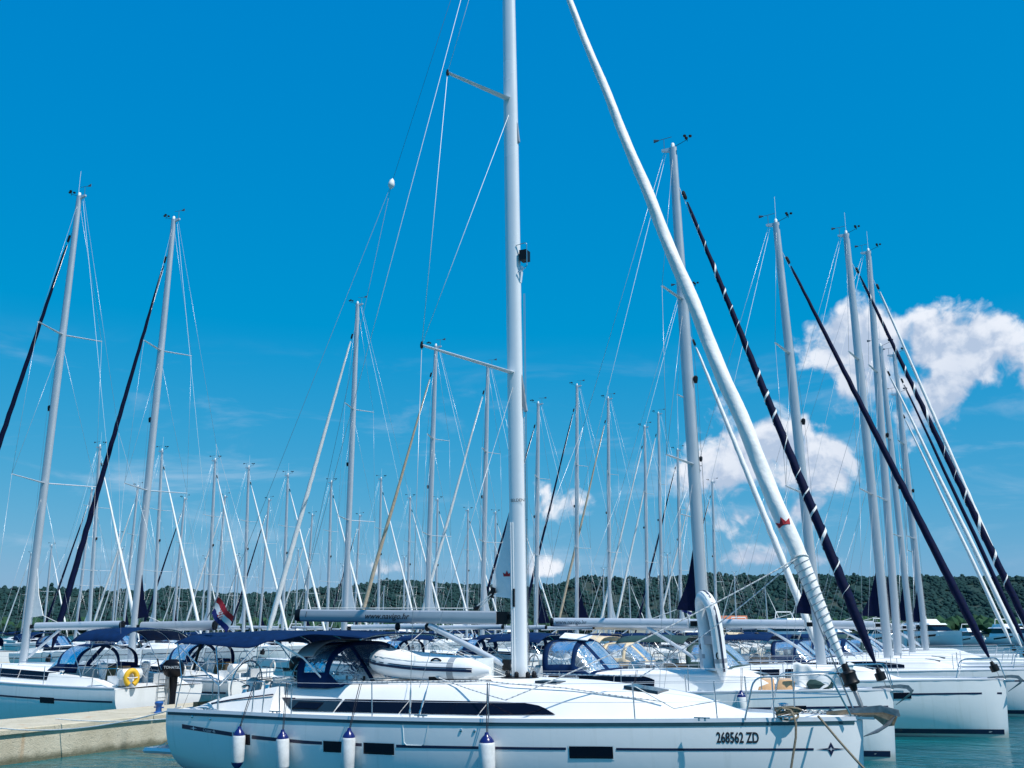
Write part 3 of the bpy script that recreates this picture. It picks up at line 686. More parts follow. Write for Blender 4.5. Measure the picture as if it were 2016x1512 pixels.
    wire(root, (fwd - .12, 0, hull.sheer(fwd)), tuple(hv.lerp(Vector(mp(zh + .25)), .9)), wr * 1.6, 'forestay', 'wire')
    radii = [(0, .03), (.015, .075 * gr), (.07, .125 * gr), (.15, .13 * gr), (.5, .10 * gr), (.85, .062 * gr), (.985, .04 * gr), (1, .02)]
    go = furled_sail(root, tuple(fv.lerp(hv, .02)), tuple(fv.lerp(hv, .955)), radii, gm, .015 if detail == 2 else .02, 10 if detail else 6, 40 if detail == 2 else 20 if detail == 1 else 6, stripe=g('gstripe') if detail == 2 else None)
    if detail >= 1:
        d = (hv - fv).normalized()
        MB().lathe([(.05, -.14), (.13, -.12), (.13, .06), (.07, .08), (.05, .18)], foot, d, 12).build('furler_drum', 'black_plastic', go)
        MB().lathe([(.03, 0), (.05, .05), (.05, .25), (.03, .3)], tuple(fv.lerp(hv, .962)), d, 8).build('halyard_swivel', 'black_plastic', go)
    # rails
    if detail >= 1:
        zs = hull.sheer(fwd)
        for sd in (-1, 1):
            pul = round_path([(fwd - 1.35, sd * (hull.b(fwd - 1.35) - .06), hull.sheer(fwd - 1.35)), (fwd - 1.2, sd * (hull.b(fwd - 1.2) - .06), zs + .60), (fwd - .15, sd * .28, zs + .66), (fwd + .0, sd * .14, zs + .05)], .15)
            MB().tube(pul, .014, 6).build('pulpit', 'steel', root)
            pp = round_path([(aft + 1.0, sd * (hull.b(aft + 1) - .08), f0), (aft + 1.0, sd * (hull.b(aft + 1) - .08), f0 + .62), (aft + .1, sd * (hull.b(aft) - .1), f0 + .62), (aft + .08, sd * .55, f0 + .62), (aft + .08, sd * .55, f0)], .12)
            MB().tube(pp, .014, 6).build('pushpit', 'steel', root)
            xsn = frange(aft + 1.0, fwd - 1.2, 5)
            if detail == 2:
                for x in xsn[1:-1]: MB().tube([(x, sd * (hull.b(x) - .07), hull.sheer(x)), (x, sd * (hull.b(x) - .07), hull.sheer(x) + .62)], .013, 6).build('stanchion', 'steel', root)
            for dz in (.31, .61):
                MB().tube([(x, sd * (hull.b(x) - .07), hull.sheer(x) + dz) for x in xsn], .005 if detail == 2 else .007, 4).build('lifeline', 'wire', root)
    if detail == 2 and g('anchor', True): anchor(root, fwd, hull.sheer(fwd) + .06, .9)
    return root, hull
def anchor(root, fx, z, s=1.0):
    o = MB().prism([(fx - .55 * s, -.018, z + .03), (fx + .20 * s, -.018, z + .12 * s), (fx + .42 * s, -.018, z + .10 * s), (fx + .54 * s, -.018, z - .04 * s), (fx + .48 * s, -.018, z - .12 * s), (fx + .36 * s, -.018, z - .0 * s), (fx + .15 * s, -.018, z + .02 * s), (fx - .55 * s, -.018, z - .03)], (0, .036, 0)).build('anchor', 'galvanised', root, smooth=False)
    for sd in (-1, 1):
        MB().prism([(fx + .54 * s, 0, z - .02 * s), (fx + .34 * s, sd * .20 * s, z - .20 * s), (fx + .10 * s, sd * .05 * s, z - .40 * s), (fx + .04 * s, 0, z - .44 * s), (fx + .46 * s, 0, z - .16 * s)], (0, sd * .02, .015)).build('fluke', 'galvanised', o, smooth=False)
    MB().box((fx + .02, 0, z - .07 * s), (.5 * s, .14 * s, .05 * s)).build('bow_roller', 'steel', root, smooth=False)
    return o

# ================================================================== THE SETTING
w = MB().add([(-3500, -600, 0), (3500, -600, 0), (3500, 4500, 0), (-3500, 4500, 0)], [(0, 1, 2, 3)]).build('water', 'water', smooth=False); tag(w, None, kind='structure')
tag(MB().add([(-3500, -600, -4), (3500, -600, -4), (3500, 4500, -4), (-3500, 4500, -4)], [(0, 1, 2, 3)]).build('seabed', 'hill_soil', smooth=False), None, kind='structure')

# quay of cast concrete sections running away between the two rows of sterns
QX0, QX1, QZ = -24.7, -22.2, 0.83
q = MB()
q.box(((QX0 + QX1) / 2, 74, -0.30), (QX1 - QX0 - .06, 128, 2.0)); quay = q.build('quay', 'concrete', smooth=False); tag(quay, None, kind='structure')
for k in range(21):
    y0 = 10.3 + 6.1 * k
    b = MB(); x0, x1 = QX0 - .04, QX1 + .04; y1 = y0 + 6.07; zt = QZ + random.uniform(-.004, .004)
    b.loft([[(x0 + e, y0 + e, z), (x1 - e, y0 + e, z), (x1 - e, y1 - e, z), (x0 + e, y1 - e, z)] for e, z in ((0.0, .702), (0.0, zt - .025), (.025, zt))])
    b.build('slab', 'concrete', quay, smooth=False)
def bollard(label, x, y):
    o = thing('bollard', label, 'bollard', (x, y, QZ))
    MB().lathe([(.13, 0), (.13, .03), (.085, .05), (.08, .2), (.12, .25), (.125, .29), (.09, .32)], (0, 0, 0), n=14).build('post', 'bollard_blue', o)
    MB().tube([(-.18, 0, .16), (.18, 0, .16)], .02, 6).build('horn', 'bollard_blue', o)
bollard('blue mooring bollard at the quay edge left of the big yacht\'s stern', -22.5, 23.0)
for k, yy in enumerate((33.5, 40.5, 47.5)): bollard('blue mooring bollard farther along the quay, %s beyond the nearest one' % ('first', 'second', 'third')[k], -22.5, yy)
# far pontoon
tag(MB().box((-73.5, 92, .1), (2.4, 130, 1.0)).build('pontoon', 'concrete', smooth=False), None, kind='structure')

# hill across the bay: terrain in polar steps around the bay, wooded
RIDGE = [(-72, 33), (-60, 34), (-47, 35), (-44, 36), (-41, 32), (-38.5, 33), (-36.5, 38), (-34.7, 43), (-32.4, 46), (-30.2, 44), (-27.4, 41), (-24.5, 41), (-23.4, 44), (-22.5, 49), (-21.4, 50), (-19.1, 48), (-15, 51), (-12, 50), (-8.3, 48), (-5, 46), (2, 44), (14, 38), (30, 32), (48, 26)]
def hill_h(a, r):
    rs, rt = 560 + 40 * math.sin(a * .21), 1000 + 70 * math.sin(a * .17 + 1)
    hr = interp(RIDGE, a) * rt / 1000
    t = (r - rs) / (rt - rs)
    if t <= 0: return -1.0 + max(-3, t * 8)
    base = hr * (t ** 1.15 if t < 1 else max(.35, 1 - .45 * (t - 1)))
    bumpy = 2.4 * math.sin(a * 2.1 + r * .013) * math.sin(r * .021 + a) + 1.4 * math.sin(a * 5.3 + r * .03)
    return base + bumpy * min(1, t * 2) * (1 if t < .85 else .45) + 1.5
NA, NR = 150, 34
def hp(u, v):
    a = lerp(-72, 48, u); r = 470 + 1300 * v ** 1.25
    return (r * math.sin(R(a)), r * math.cos(R(a)), hill_h(a, r))
tag(MB().grid(hp, NA, NR).build('hill', 'hill_soil', angle=80), None, kind='structure')
ICO = []
ph = (1 + 5 ** .5) / 2
for a in (-1, 1):
    for b in (-1, 1): ICO += [(0, a, b * ph), (a, b * ph, 0), (b * ph, 0, a)]
ICO = [Vector(p).normalized() for p in ICO]
ICF = []
for i in range(12):
    for j in range(i + 1, 12):
        for k in range(j + 1, 12):
            if max((ICO[i] - ICO[j]).length, (ICO[j] - ICO[k]).length, (ICO[i] - ICO[k]).length) < 1.1:
                nrm = (ICO[j] - ICO[i]).cross(ICO[k] - ICO[i]); ICF.append((i, j, k) if nrm.dot(ICO[i]) > 0 else (i, k, j))
def blob(m, c, rx, rz, jit=.28):
    m.add([(c[0] + p.x * rx * random.uniform(1 - jit, 1 + jit), c[1] + p.y * rx * random.uniform(1 - jit, 1 + jit), c[2] + p.z * rz * random.uniform(1 - jit, 1 + jit)) for p in ICO], ICF)
wood = MB()
rnd = random.Random(3)
cnt = 0
while cnt < 50000:
    a = rnd.uniform(-71, 24); r = math.sqrt(rnd.uniform(575 ** 2, 1090 ** 2))
    x, y = r * math.sin(R(a)), r * math.cos(R(a)); h = hill_h(a, r)
    clump = math.sin(x * .031 + 2 * math.sin(y * .017)) * math.sin(y * .027 + 1.3 * math.sin(x * .021))
    if clump < -.55 and rnd.random() < .75: continue
    if -27.2 < a < -24.2 and r > 985 and rnd.random() < .9: continue     # the bare brown brow
    s = rnd.uniform(.9, 2.2) ** 1.0 * (1.1 if r > 930 else 1.0) * (1.35 if rnd.random() < .06 else 1.0)
    blob(wood, (x, y, h + s * .55), s, s * rnd.uniform(.6, 1.0)); cnt += 1
    if rnd.random() < .35: blob(wood, (x + rnd.uniform(-1.5, 1.5), y, h + s * 1.2), s * .6, s * .6); cnt += 1
tag(wood.build('hill_woodland', 'foliage', smooth=True, angle=180), 'dense dark scrub and pine wood covering the hill', 'woodland', kind='stuff')
shore = MB()
for k in range(1200):
    a = rnd.uniform(-71, 26); r = 560 + 40 * math.sin(a * .21) + rnd.uniform(4, 42); s = rnd.uniform(1.6, 3.6)
    blob(shore, (r * math.sin(R(a)), r * math.cos(R(a)), max(.5, hill_h(a, r)) + s * .8), s, s * 1.1)
tag(shore.build('shore_trees', 'foliage_shore', smooth=False), 'line of brighter green trees along the far shore', 'woodland', kind='stuff')
def house(label, a, r, L, D, Hh, rz):
    x, y = r * math.sin(R(a)), r * math.cos(R(a)); o = thing('house', label, 'house', (x, y, max(1.2, hill_h(a, r))), rz)
    MB().box((0, 0, Hh / 2), (L, D, Hh)).build('wall', 'house_wall', o, smooth=False)
    MB().loft([[(sx * (L / 2 + .4), -D / 2 - .5, Hh - .1), (sx * (L / 2 + .4), D / 2 + .5, Hh - .1), (sx * (L / 2 + .2), 0, Hh + 2.2)] for sx in (-1, 1)]).build('roof', 'roof_tile', o, smooth=False)
    for i in range(int(L // 4)): MB().box((-L / 2 + 2.2 + 4 * i, -D / 2 - .02, Hh * .55), (1.3, .1, 1.4)).build('window', 'dark_glass', o, smooth=False)
house('long low house with orange roof on the shore right of the upright dinghy', -14.4, 575, 22, 9, 5.5, .2)
house('small house with orange roof on the shore just right of the big mast', -21.0, 570, 12, 8, 5, .35)
house('house with orange roof on the far shore behind the middle masts', -18.9, 566, 14, 8, 4.6, .3)

# ================================================================== THE BIG YACHT
HX, HY = -8.633, 18.042
hero = thing('sailing_yacht', 'large white sloop in front with white furled genoa, navy bimini and number 268562 ZD', 'sailing yacht', (HX, HY, 0), 0)
hh = Hull(-6.95, 6.16, 2.16, [(-6.95, 1.57), (-5.4, 1.585), (-3.85, 1.585), (-2.2, 1.60), (.3, 1.645), (2.6, 1.69), (4.5, 1.72), (6.16, 1.735)], sternw=.88, smax=.42)
m, _ = hh.mesh(72, 26); hull = m.build('hull', 'hull_gelcoat', hero, angle=30)
def on(x, z, off=.006): return (hh.xr(x, z), -(hh.y(x, z) + off), z)
zst = [(-6.7, 1.30), (-6.5, 1.30), (-4.8, 1.19), (-3.3, 1.155), (-1.5, 1.18), (.3, 1.225), (2.2, 1.265), (4.2, 1.285), (6.1, 1.29)]
tst = [(-6.7, .085), (-4.8, .070), (-3.0, .055), (0, .045), (6, .034)]
def band(a, b, name='stripe'):
    for sd in (-1, 1):
        hh.strip(frange(a, b, max(3, int((b - a) * 5))), lambda x: interp(zst, x) - interp(tst, x) / 2, lambda x: interp(zst, x) + interp(tst, x) / 2, sd, .005, 1).build(name, 'navy', hull)
for a, b in ((-6.48, -5.12), (-4.62, -2.95), (-2.45, -2.08), (-1.36, 1.72), (2.52, 5.45)): band(a, b)
for a, b in ((-5.09, -4.66), (-2.92, -2.48), (-2.04, -1.40), (1.77, 2.47)):
    for sd in (-1, 1):
        zt = lambda x: interp(zst, x) + .075 - .06; zb_ = lambda x: interp(zst, x) - .15
        hh.strip(frange(a - .02, b + .02, 5), lambda x: zb_(x) - .02, lambda x: zt(x) + .045, sd, .004, 1).build('hull_window_frame', 'gelcoat_cool', hull, smooth=False)
        hh.strip(frange(a, b, 5), lambda x: zb_(x), lambda x: zt(x) + .025, sd, .010, 1).build('hull_window', 'dark_glass', hull, smooth=False)
        hh.strip(frange(a + .02, b - .02, 4), lambda x: zb_(x) + .02, lambda x: zb_(x) + .032, sd, .014, 1).build('window_lip', 'black_plastic', hull, smooth=False)
lettering('registration_number', '268562 ZD', .228, lambda a, b: on(4.36 + a, 1.46 + b, .007), 'letter', hull, 0, .585, .006)
lettering('model_lettering', 'Cruiser 46', .085, lambda a, b: on(-5.72 + a, interp(zst, -5.72 + a) + b, .012), 'letter_light', hull, 0, .9)
# emblem: four-pointed star at the end of the stripe and in the stern band
def star(x0, s, mt, off=.009):
    z0 = interp(zst, x0); pts = [(-.30, 0), (-.06, .022), (0, .15), (.06, .022), (.30, 0), (.06, -.022), (0, -.15), (-.06, -.022)]
    MB().add([on(x0 + a * s, z0 + b * s, off) for a, b in pts] + [on(x0, z0, off)], [(8, i, (i + 1) % 8) for i in range(8)]).build('star_emblem', mt, hull, smooth=False)
star(5.70, .72, 'navy'); star(5.70, .22, 'letter_light', .013); star(-6.15, .35, 'letter_light', .012)
MB().tube([on(x, z, .004) for x, z in ((-1.85 + .62, 1.545), (-1.2, 1.25), (-1.15, 1.21), (-.85, 1.215), (-.79, 1.26), (-.72, 1.55))], .006, 5).build('hull_locker_seam', 'gelcoat_cool', hull)
for x, z in ((-6.2, 1.49), (-.1, 1.49), (-4.9, 1.40), (.15, 1.49), (-5.7, 1.47)): MB().lathe([(.0, 0), (.025, .0), (.028, .01), (.015, .018), (.0, .02)], on(x, z, 0), (0, -1, 0), 8).build('through_hull', 'steel', hull)
# toe rail and rubbing strake
for sd in (-1, 1):
    xs = frange(-6.93, 6.1, 60)
    MB().loft([[(x, sd * (hh.b(x) + o_), hh.sheer(x) + z) for o_, z in ((.006, -.02), (.016, -.01), (.010, .015), (.004, .05), (-.035, .05), (-.04, -.01))] for x in xs]).build('toe_rail', 'aluminium', hero, angle=30)
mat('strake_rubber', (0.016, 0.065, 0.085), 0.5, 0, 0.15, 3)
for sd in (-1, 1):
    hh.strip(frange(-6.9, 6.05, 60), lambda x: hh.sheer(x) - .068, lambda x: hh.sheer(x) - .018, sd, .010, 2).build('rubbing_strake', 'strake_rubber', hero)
def deck(u, v):
    x = lerp(-6.94, 6.13, u); t = 2 * v - 1
    return (x, t * (hh.b(x) - .03), hh.sheer(x) + .0 + .06 * (1 - t * t))
MB().grid(deck, 50, 12).build('deck', 'nonskid', hero)
# coachroof: lofted
CT = [(-4.45, 2.10), (-3.7, 2.13), (-2.5, 2.17), (-1, 2.215), (.3, 2.235), (1.3, 2.21), (2.2, 2.14), (2.9, 2.075), (3.3, 2.01), (3.7, 1.90), (4.05, 1.80), (4.3, 1.74)]
CW = [(-4.45, 1.62), (-2, 1.60), (0, 1.54), (1.5, 1.38), (2.6, 1.16), (3.5, .85), (4.3, .45)]
def cside(x, q, sd=-1, off=0.0):
    wb = interp(CW, x); zb = hh.sheer(x) + .02; zt = interp(CT, x) - .05
    zz = lerp(zb, zt, q); inn = .30 * (zz - zb) / .6 * (1 + .3 * q)
    return (x, sd * (wb - inn + off), zz)
def cring(x):
    out = [cside(x, q) for q in (0, .25, .5, .75, .92)]
    e = out[-1]; top = interp(CT, x)
    for t in (.93, .8, .55, .28, 0): out.append((x, e[1] * t, top - .05 + (.05 * (1 - t ** 6)) + .035 * (1 - t * t)))
    return out + [(p[0], -p[1], p[2]) for p in reversed(out[:-1])]
cxs = frange(-4.45, 4.3, 60); m = MB(); rings = [cring(x) for x in cxs]; m.loft(rings, closed=False, caps=False); m.f.append(tuple(range(len(rings[0])))); m.mi.append(0)
cab = m.build('coachroof', 'deck_white', hero, angle=28)
WT = [(-4.40, 1.86), (-2.3, 1.895), (.2, 1.925), (.75, 1.915), (1.0, 1.88), (1.18, 1.82), (1.32, 1.745)]; WB_ = [(-4.40, 1.86), (-4.08, 1.645), (-4, 1.645), (0, 1.70), (1.32, 1.74)]
def qz(x, z): zb = hh.sheer(x) + .02; return (z - zb) / (interp(CT, x) - .05 - zb)
def pane(a, b, lean, mt, nm='window', sd=-1, off=.012):
    def P(u, v):
        x = lerp(a, b, u); zl, zh = interp(WB_, x), interp(WT, x)
        z = lerp(zl, zh, v); xx = min(1.33, max(-4.40, x + lean * (v - .5)))
        z = min(max(z, interp(WB_, xx)), interp(WT, xx))
        return cside(xx, qz(xx, z), sd, off)
    return MB().grid(P, max(4, int((b - a) * 8)), 3).build(nm, mt, cab, smooth=False)
for sd in (-1, 1):
    pane(-4.38, -3.06, .10 if sd < 0 else .1, 'smoke_glass', sd=sd); pane(-3.02, -1.62, .14, 'dark_glass', sd=sd); pane(-1.60, -.02, .14, 'dark_glass', sd=sd); pane(0, 1.32, .14, 'dark_glass', sd=sd)
    def port(u, v, e=0.0): x = lerp(-4.02 - e, -3.45 + e, u); z = lerp(1.70 - e, 1.80 + e, v); return cside(x + .1 * (v - .5), qz(x, z), sd, .018 + (.006 if e == 0 else 0))
    MB().grid(lambda u, v: port(u, v, .015), 4, 2).build('opening_port_frame', 'black_plastic', cab, smooth=False)
    MB().grid(lambda u, v: port(u, v), 4, 2).build('opening_port', 'dark_glass', cab, smooth=False)
    MB().tube([cside(x, qz(x, 1.865), sd, .012) for x in frange(-4.40, -4.1, 4)], .012, 5).build('stripe', 'navy', cab)
# cockpit coamings
for sd in (-1, 1):
    COAM = [(-6.55, .02, .02), (-6.2, .12, .10), (-5.9, .22, .2), (-5.4, .33, .3), (-4.9, .42, .35), (-4.40, .50, .36)]
    rg = [[(x, sd * 1.86, hh.sheer(x)), (x, sd * (1.82 - .1 * h), hh.sheer(x) + h * .6), (x, sd * (1.74 - .2 * h), hh.sheer(x) + h), (x, sd * (1.35), hh.sheer(x) + h * .97), (x, sd * 1.05, hh.sheer(x) + h * .45), (x, sd * 1.02, hh.sheer(x) - .1)] for x, h, _ in COAM]
    co = MB().loft(rg).build('cockpit_coaming', 'deck_white', hero, angle=35)
    MB().tube([(x, sd * (1.80 - .06 * h), hh.sheer(x) + h * .72 + .0) for x, h, _ in COAM[2:]], .014, 5).build('stripe', 'navy', co)
    MB().lathe([(.09, 0), (.07, .03), (.06, .09), (.085, .13), (.085, .15), (.05, .17)], (-4.75, sd * 1.5, 2.02), n=14).build('winch', 'steel', co)
    MB().lathe([(.09, 0), (.07, .03), (.06, .09), (.085, .13), (.085, .15), (.05, .17)], (-5.3, sd * 1.5, 1.92), n=14).build('winch', 'steel', co)
    steering_wheel(hero, (-5.75, sd * .95, 2.06), .47, 30)
MB().box((-5.3, 0, 1.85), (.9, .3, .5)).build('cockpit_table', 'gelcoat', hero, smooth=False)
MB().box((-6.85, 0, 1.62), (.12, 2.4, .16)).build('stern_seat', 'teak', hero, smooth=False)
sw = MB().loft([[(x, y, z) for y, z in ((-.95, zt), (-.9, zt + .06), (.9, zt + .06), (.95, zt), (.9, zt - .05), (-.9, zt - .05))] for x, zt in ((-6.95, .66), (-8.1, .66), (-8.45, .65))]).build('swim_platform', 'gelcoat', hero)
for sd in (-1, 1): MB().tube([(-6.98, sd * .9, 1.25), (-8.1, sd * .9, .72)], .008, 5).build('platform_stay', 'steel', sw)
# foredeck and roof fittings
MB().box((2.62, -.35, 2.145), (.62, .62, .05), 0, .135).build('hatch', 'smoke_glass', cab, smooth=False)
MB().box((.95, -.72, 2.245), (.42, .42, .04), 0, .02).build('hatch', 'smoke_glass', cab, smooth=False)
for sd in (-1, 1):
    MB().tube(round_path([(-3.75, sd * 1.18, 2.08), (-3.72, sd * 1.18, 2.15), (-2.2, sd * 1.16, 2.17), (-2.17, sd * 1.16, 2.10)], .05), .012, 6).build('handrail', 'steel', cab)
    MB().tube(frange_pts if False else [(-1.35, sd * 1.02, 2.235), (-.1, sd * 1.0, 2.26)], .016, 6).build('jib_track', 'black_plastic', cab)
    MB().box((-1.3, sd * 1.02, 2.27), (.16, .06, .08)).build('jib_car', 'black_plastic', cab, smooth=False)
for k in range(5):
    MB().tube([(-.2, -.10 - .1 * k, 2.30), (-1.2, -.45 - .08 * k, 2.27), (-3.3, -.55 - .07 * k, 2.21)], .007, 5).build('halyard', 'rope_white', cab)
m = MB()
for k in range(3): m.tube([( -3.35 + .2 * k, -.85, 2.2), (-3.35 + .2 * k, -.85, 2.28)], .025, 6)
m.build('rope_clutch', 'black_plastic', cab)
m = MB()
for k in range(8):
    t = k * .8; m.lathe([(.03, 0), (.045, .03), (.045, .09), (.02, .12)], (.02 + .28 * math.cos(t), .24 * math.sin(t), 2.27), n=8)
m.lathe([(.36, 0), (.36, .025), (.30, .04)], (0, 0, 2.25), n=18)
m.build('mast_collar', 'black_plastic', cab)
for x, y in ((-4.15, -2.0), (-.95, -2.02), (-5.9, -1.93), (3.9, -1.42), (5.1, -.78)):
    c = MB(); c.box((x, y, hh.sheer(x) + .075), (.26, .03, .02)); c.box((x - .05, y, hh.sheer(x) + .05), (.03, .03, .05)); c.box((x + .05, y, hh.sheer(x) + .05), (.03, .03, .05)); c.build('cleat', 'steel', hero, smooth=False)
# coil of rope by the cockpit
m = MB()
for k in range(5): m.tube([(-4.55 + (.20 + .012 * k) * math.cos(t) + .02 * k, -1.35 + (.12 + .01 * k) * math.sin(t), 2.13 + .02 * k + .11 * max(0, math.sin(t * .5 + k)) ** 2) for t in [2 * math.pi * i / 18 for i in range(18)]], .011, 5, closed=True)
tag(m.build('rope_coil', 'rope_white'), 'coil of white rope on the big yacht\'s cockpit coaming', 'rope').location = (HX, HY, 0)

# sprayhood and bimini
sh, SP = sprayhood(hero, -4.15, -3.45, -2.72, 1.36, 2.06, 2.93, 'navy_canvas', True, 36, 20)
MB().grid(lambda u, v: tuple(Vector(SP(lerp(.16, .84, v), lerp(.0, .17, u))) + Vector((lerp(-.10, .02, u), 0, .05))), 3, 20).build('hood_grab_cover', 'grey_fabric', sh, angle=60, solid=.03)
m = MB()
def bim_edge(x): return smooth_interp([(-7.1, .22), (-5.2, .34), (-4.6, .20), (-3.6, .07), (-2.2, .10)], x)
bm, BP = bimini_top(hero, -7.15, -2.45, 1.62, 3.14, .3, 'navy_canvas', edge=bim_edge, hoops=(.02, .24, .45, .98), pivot=None, nu=36, nv=24)
piv = {sd: Vector((-5.65, sd * 1.88, 2.08)) for sd in (-1, 1)}
for sd in (-1, 1):
    v = 0 if sd < 0 else 1
    for h in (.02, .24, .45): MB().tube([piv[sd], Vector(BP(h, v)) - Vector((0, 0, .02))], .014, 7).build('bimini_leg', 'steel', bm)
    MB().tube([Vector(BP(.02, v)), (-6.6, sd * 1.9, 2.2), (-6.75, sd * 1.86, 1.6)], .014, 7).build('bimini_leg', 'steel', bm)
    MB().tube([piv[sd], (-5.62, sd * 1.9, 1.62)], .016, 7).build('bimini_post', 'steel', bm)
    MB().tube([Vector(BP(.55, v)), (-3.95, sd * 1.48, 2.62), (-3.45, sd * 1.3, 2.1)], .017, 6, flat=.3).build('bimini_strap', 'white_cloth', bm)
# pushpit, gates, stanchions, lifelines, pulpit
zs = hh.sheer
for sd in (-1, 1):
    b = lambda x: sd * (hh.b(x) - .09)
    MB().tube(round_path([(-5.62, b(-5.62), 1.62), (-5.62, b(-5.62), 2.22), (-6.8, b(-6.8), 2.22), (-6.86, sd * .7, 2.22), (-6.86, sd * .7, 1.6)], .14), .0135, 7).build('pushpit', 'steel', hero)
    MB().tube([(-5.62, b(-5.62), 1.92), (-6.8, b(-6.8), 1.92)], .010, 6).build('pushpit_rail', 'steel', hero)
    for a, c in ((-4.72, -4.40), (-4.10, -3.75)):
        MB().tube(round_path([(a + (.0 if a < -4.5 else .06), b(a), zs(a)), (a + .03, b(a), 2.19), (c - .03, b(c), 2.19), (c + (.0 if a > -4.5 else -.06), b(c), zs(c))], .07), .0125, 7).build('gate_stanchion', 'steel', hero)
    posts = [-1.93, .36, 2.80, 4.05]
    for x in posts:
        MB().tube([(x, b(x), zs(x) + .02), (x - .03, b(x), zs(x) + .62)], .0125, 7).build('stanchion', 'steel', hero)
    for dz in (.30, .60):
        MB().tube([(x, b(x), zs(x) + dz) for x in [-3.75] + posts + [4.55]], .0042, 4).build('lifeline', 'wire', hero)
    MB().tube([(-5.62, b(-5.62), 2.19), (-4.72, b(-4.72), 2.17)], .004, 4).build('lifeline', 'wire', hero)
    p = round_path([(4.48, sd * 1.0, zs(4.5) + .02), (4.66, sd * .98, 2.40), (5.75, sd * .42, 2.46), (6.02, sd * .24, 1.80)], .16)
    MB().tube(p, .0155, 8).build('pulpit', 'steel', hero)
    MB().tube([(4.56, sd * .99, 2.06), (5.88, sd * .34, 2.10)], .011, 7).build('pulpit_rail', 'steel', hero)
    MB().tube([(4.92, sd * .85, 1.76), (4.92, sd * .85, 2.41)], .0135, 7).build('pulpit_post', 'steel', hero)
MB().tube(bez((5.75, -.42, 2.46), (5.98, 0, 2.46), (5.75, .42, 2.46), 8), .0155, 8).build('pulpit', 'steel', hero)
# anchor, windlass, chocks
an = MB().prism([(5.60, -.02, 1.84), (6.22, -.02, 1.92), (6.52, -.02, 1.90), (6.70, -.02, 1.80), (6.64, -.02, 1.66), (6.50, -.02, 1.64), (6.36, -.02, 1.76), (6.0, -.02, 1.81), (5.60, -.02, 1.78)], (0, .04, 0)).build('anchor', 'rusty', hero, smooth=False)
for sd in (-1, 1):
    MB().prism([(6.70, 0, 1.84), (6.60, sd * .17, 1.68), (6.40, sd * .14, 1.55), (6.16, sd * .02, 1.47), (6.44, 0, 1.62)], (0, sd * .02, .012)).build('fluke', 'galvanised', an, smooth=False)
    MB().prism([(5.95, sd * .035, 1.90), (6.45, sd * .045, 1.965), (6.72, sd * .05, 1.90), (6.74, sd * .05, 1.80), (6.5, sd * .04, 1.86), (5.95, sd * .035, 1.83)], (0, sd * .015, 0)).build('anchor_cheek', 'galvanised', an, smooth=False)
MB().box((6.0, 0, 1.765), (.7, .16, .04)).build('bow_roller', 'steel', hero, smooth=False)
MB().lathe([(.11, 0), (.11, .05), (.07, .07), (.07, .13), (.10, .16), (.05, .18)], (4.9, 0, 1.78), n=14).build('windlass', 'steel', hero)
m = MB()
for k in range(9): m.tube([(5.05 + .075 * k + .035 * math.cos(t), (.03 * math.cos(t) if k % 2 else .0) , 1.83 + (.03 * math.sin(t) if k % 2 == 0 else .02 * math.sin(t))) for t in [2 * math.pi * i / 8 for i in range(8)]], .009, 4, closed=True)
m.build('anchor_chain', 'galvanised', hero)

# rig
RK = -.0168
def mp(z): return Vector((RK * (z - 2.24), 0, z))
mast = mast_piece(hero, (0, 0, 2.24), tuple(mp(20.6)), .163, .105, n=24, taper=.8)
masthead_gear(mast, tuple(mp(20.6)), 1.2)
for a_, dx in ((-.5, .0), (-1.1, -.1)):   # luff grooves
    MB().tube([mp(z) + Vector((dx * .163 + .163 * math.cos(math.pi / 2 - a_) * 0 - .05 + dx * .3, -.106, 0)) for z in (2.35, 5.2)], .008, 5).build('mast_groove', 'wire_white', mast)
MB().box(tuple(mp(3.75) + Vector((-.05, -.108, 0))), (.04, .02, .34)).build('mast_slot', 'black_plastic', mast, smooth=False)
lettering('maker_lettering', 'SELDEN', .085, lambda a, b: tuple(mp(5.62 + b) + Vector((.055 + a, -.110 + .9 * (a + .045) ** 2, 0))), 'letter', mast)
tips = {}
for sd in (-1, 1):
    t1 = Vector((-1.17, sd * 1.9, 8.47)); t2 = Vector((-.93, sd * 1.5, 14.44)); tips[sd] = (t1, t2)
    for z, t in ((8.22, t1), (14.38, t2)):
        s_ = spreader(mast, tuple(mp(z) + Vector((-.02, sd * .08, 0))), tuple(t), .17)
        MB().lathe([(.03, -.06), (.035, 0), (.02, .07)], tuple(t), (0, 0, 1), 8).build('spreader_end', 'black_plastic', s_)
    ch = Vector((-1.17, sd * 2.03, 1.66)); ch2 = Vector((-1.02, sd * 1.98, 1.66))
    wire(hero, ch + Vector((0, 0, .55)), t1, .0065, 'shroud', 'wire'); wire(hero, t1, t2, .0062, 'shroud', 'wire_white'); wire(hero, t2, mp(20.3), .006, 'shroud', 'wire_white')
    wire(hero, ch2 + Vector((.0, 0, .5)), mp(7.92) + Vector((0, sd * .10, 0)), .0055, 'shroud', 'wire'); wire(hero, t1 + Vector((.02, 0, .05)), mp(13.98) + Vector((0, sd * .10, 0)), .0058, 'shroud', 'wire_white')
    for c_, tgt in ((ch, t1), (ch2, mp(7.92))):
        d = (tgt - c_).normalized(); MB().lathe([(.012, 0), (.02, .04), (.02, .12), (.010, .15), (.018, .2), (.018, .42), (.008, .5), (.006, .62)], tuple(c_), tuple(d), 8).build('turnbuckle', 'steel', hero)
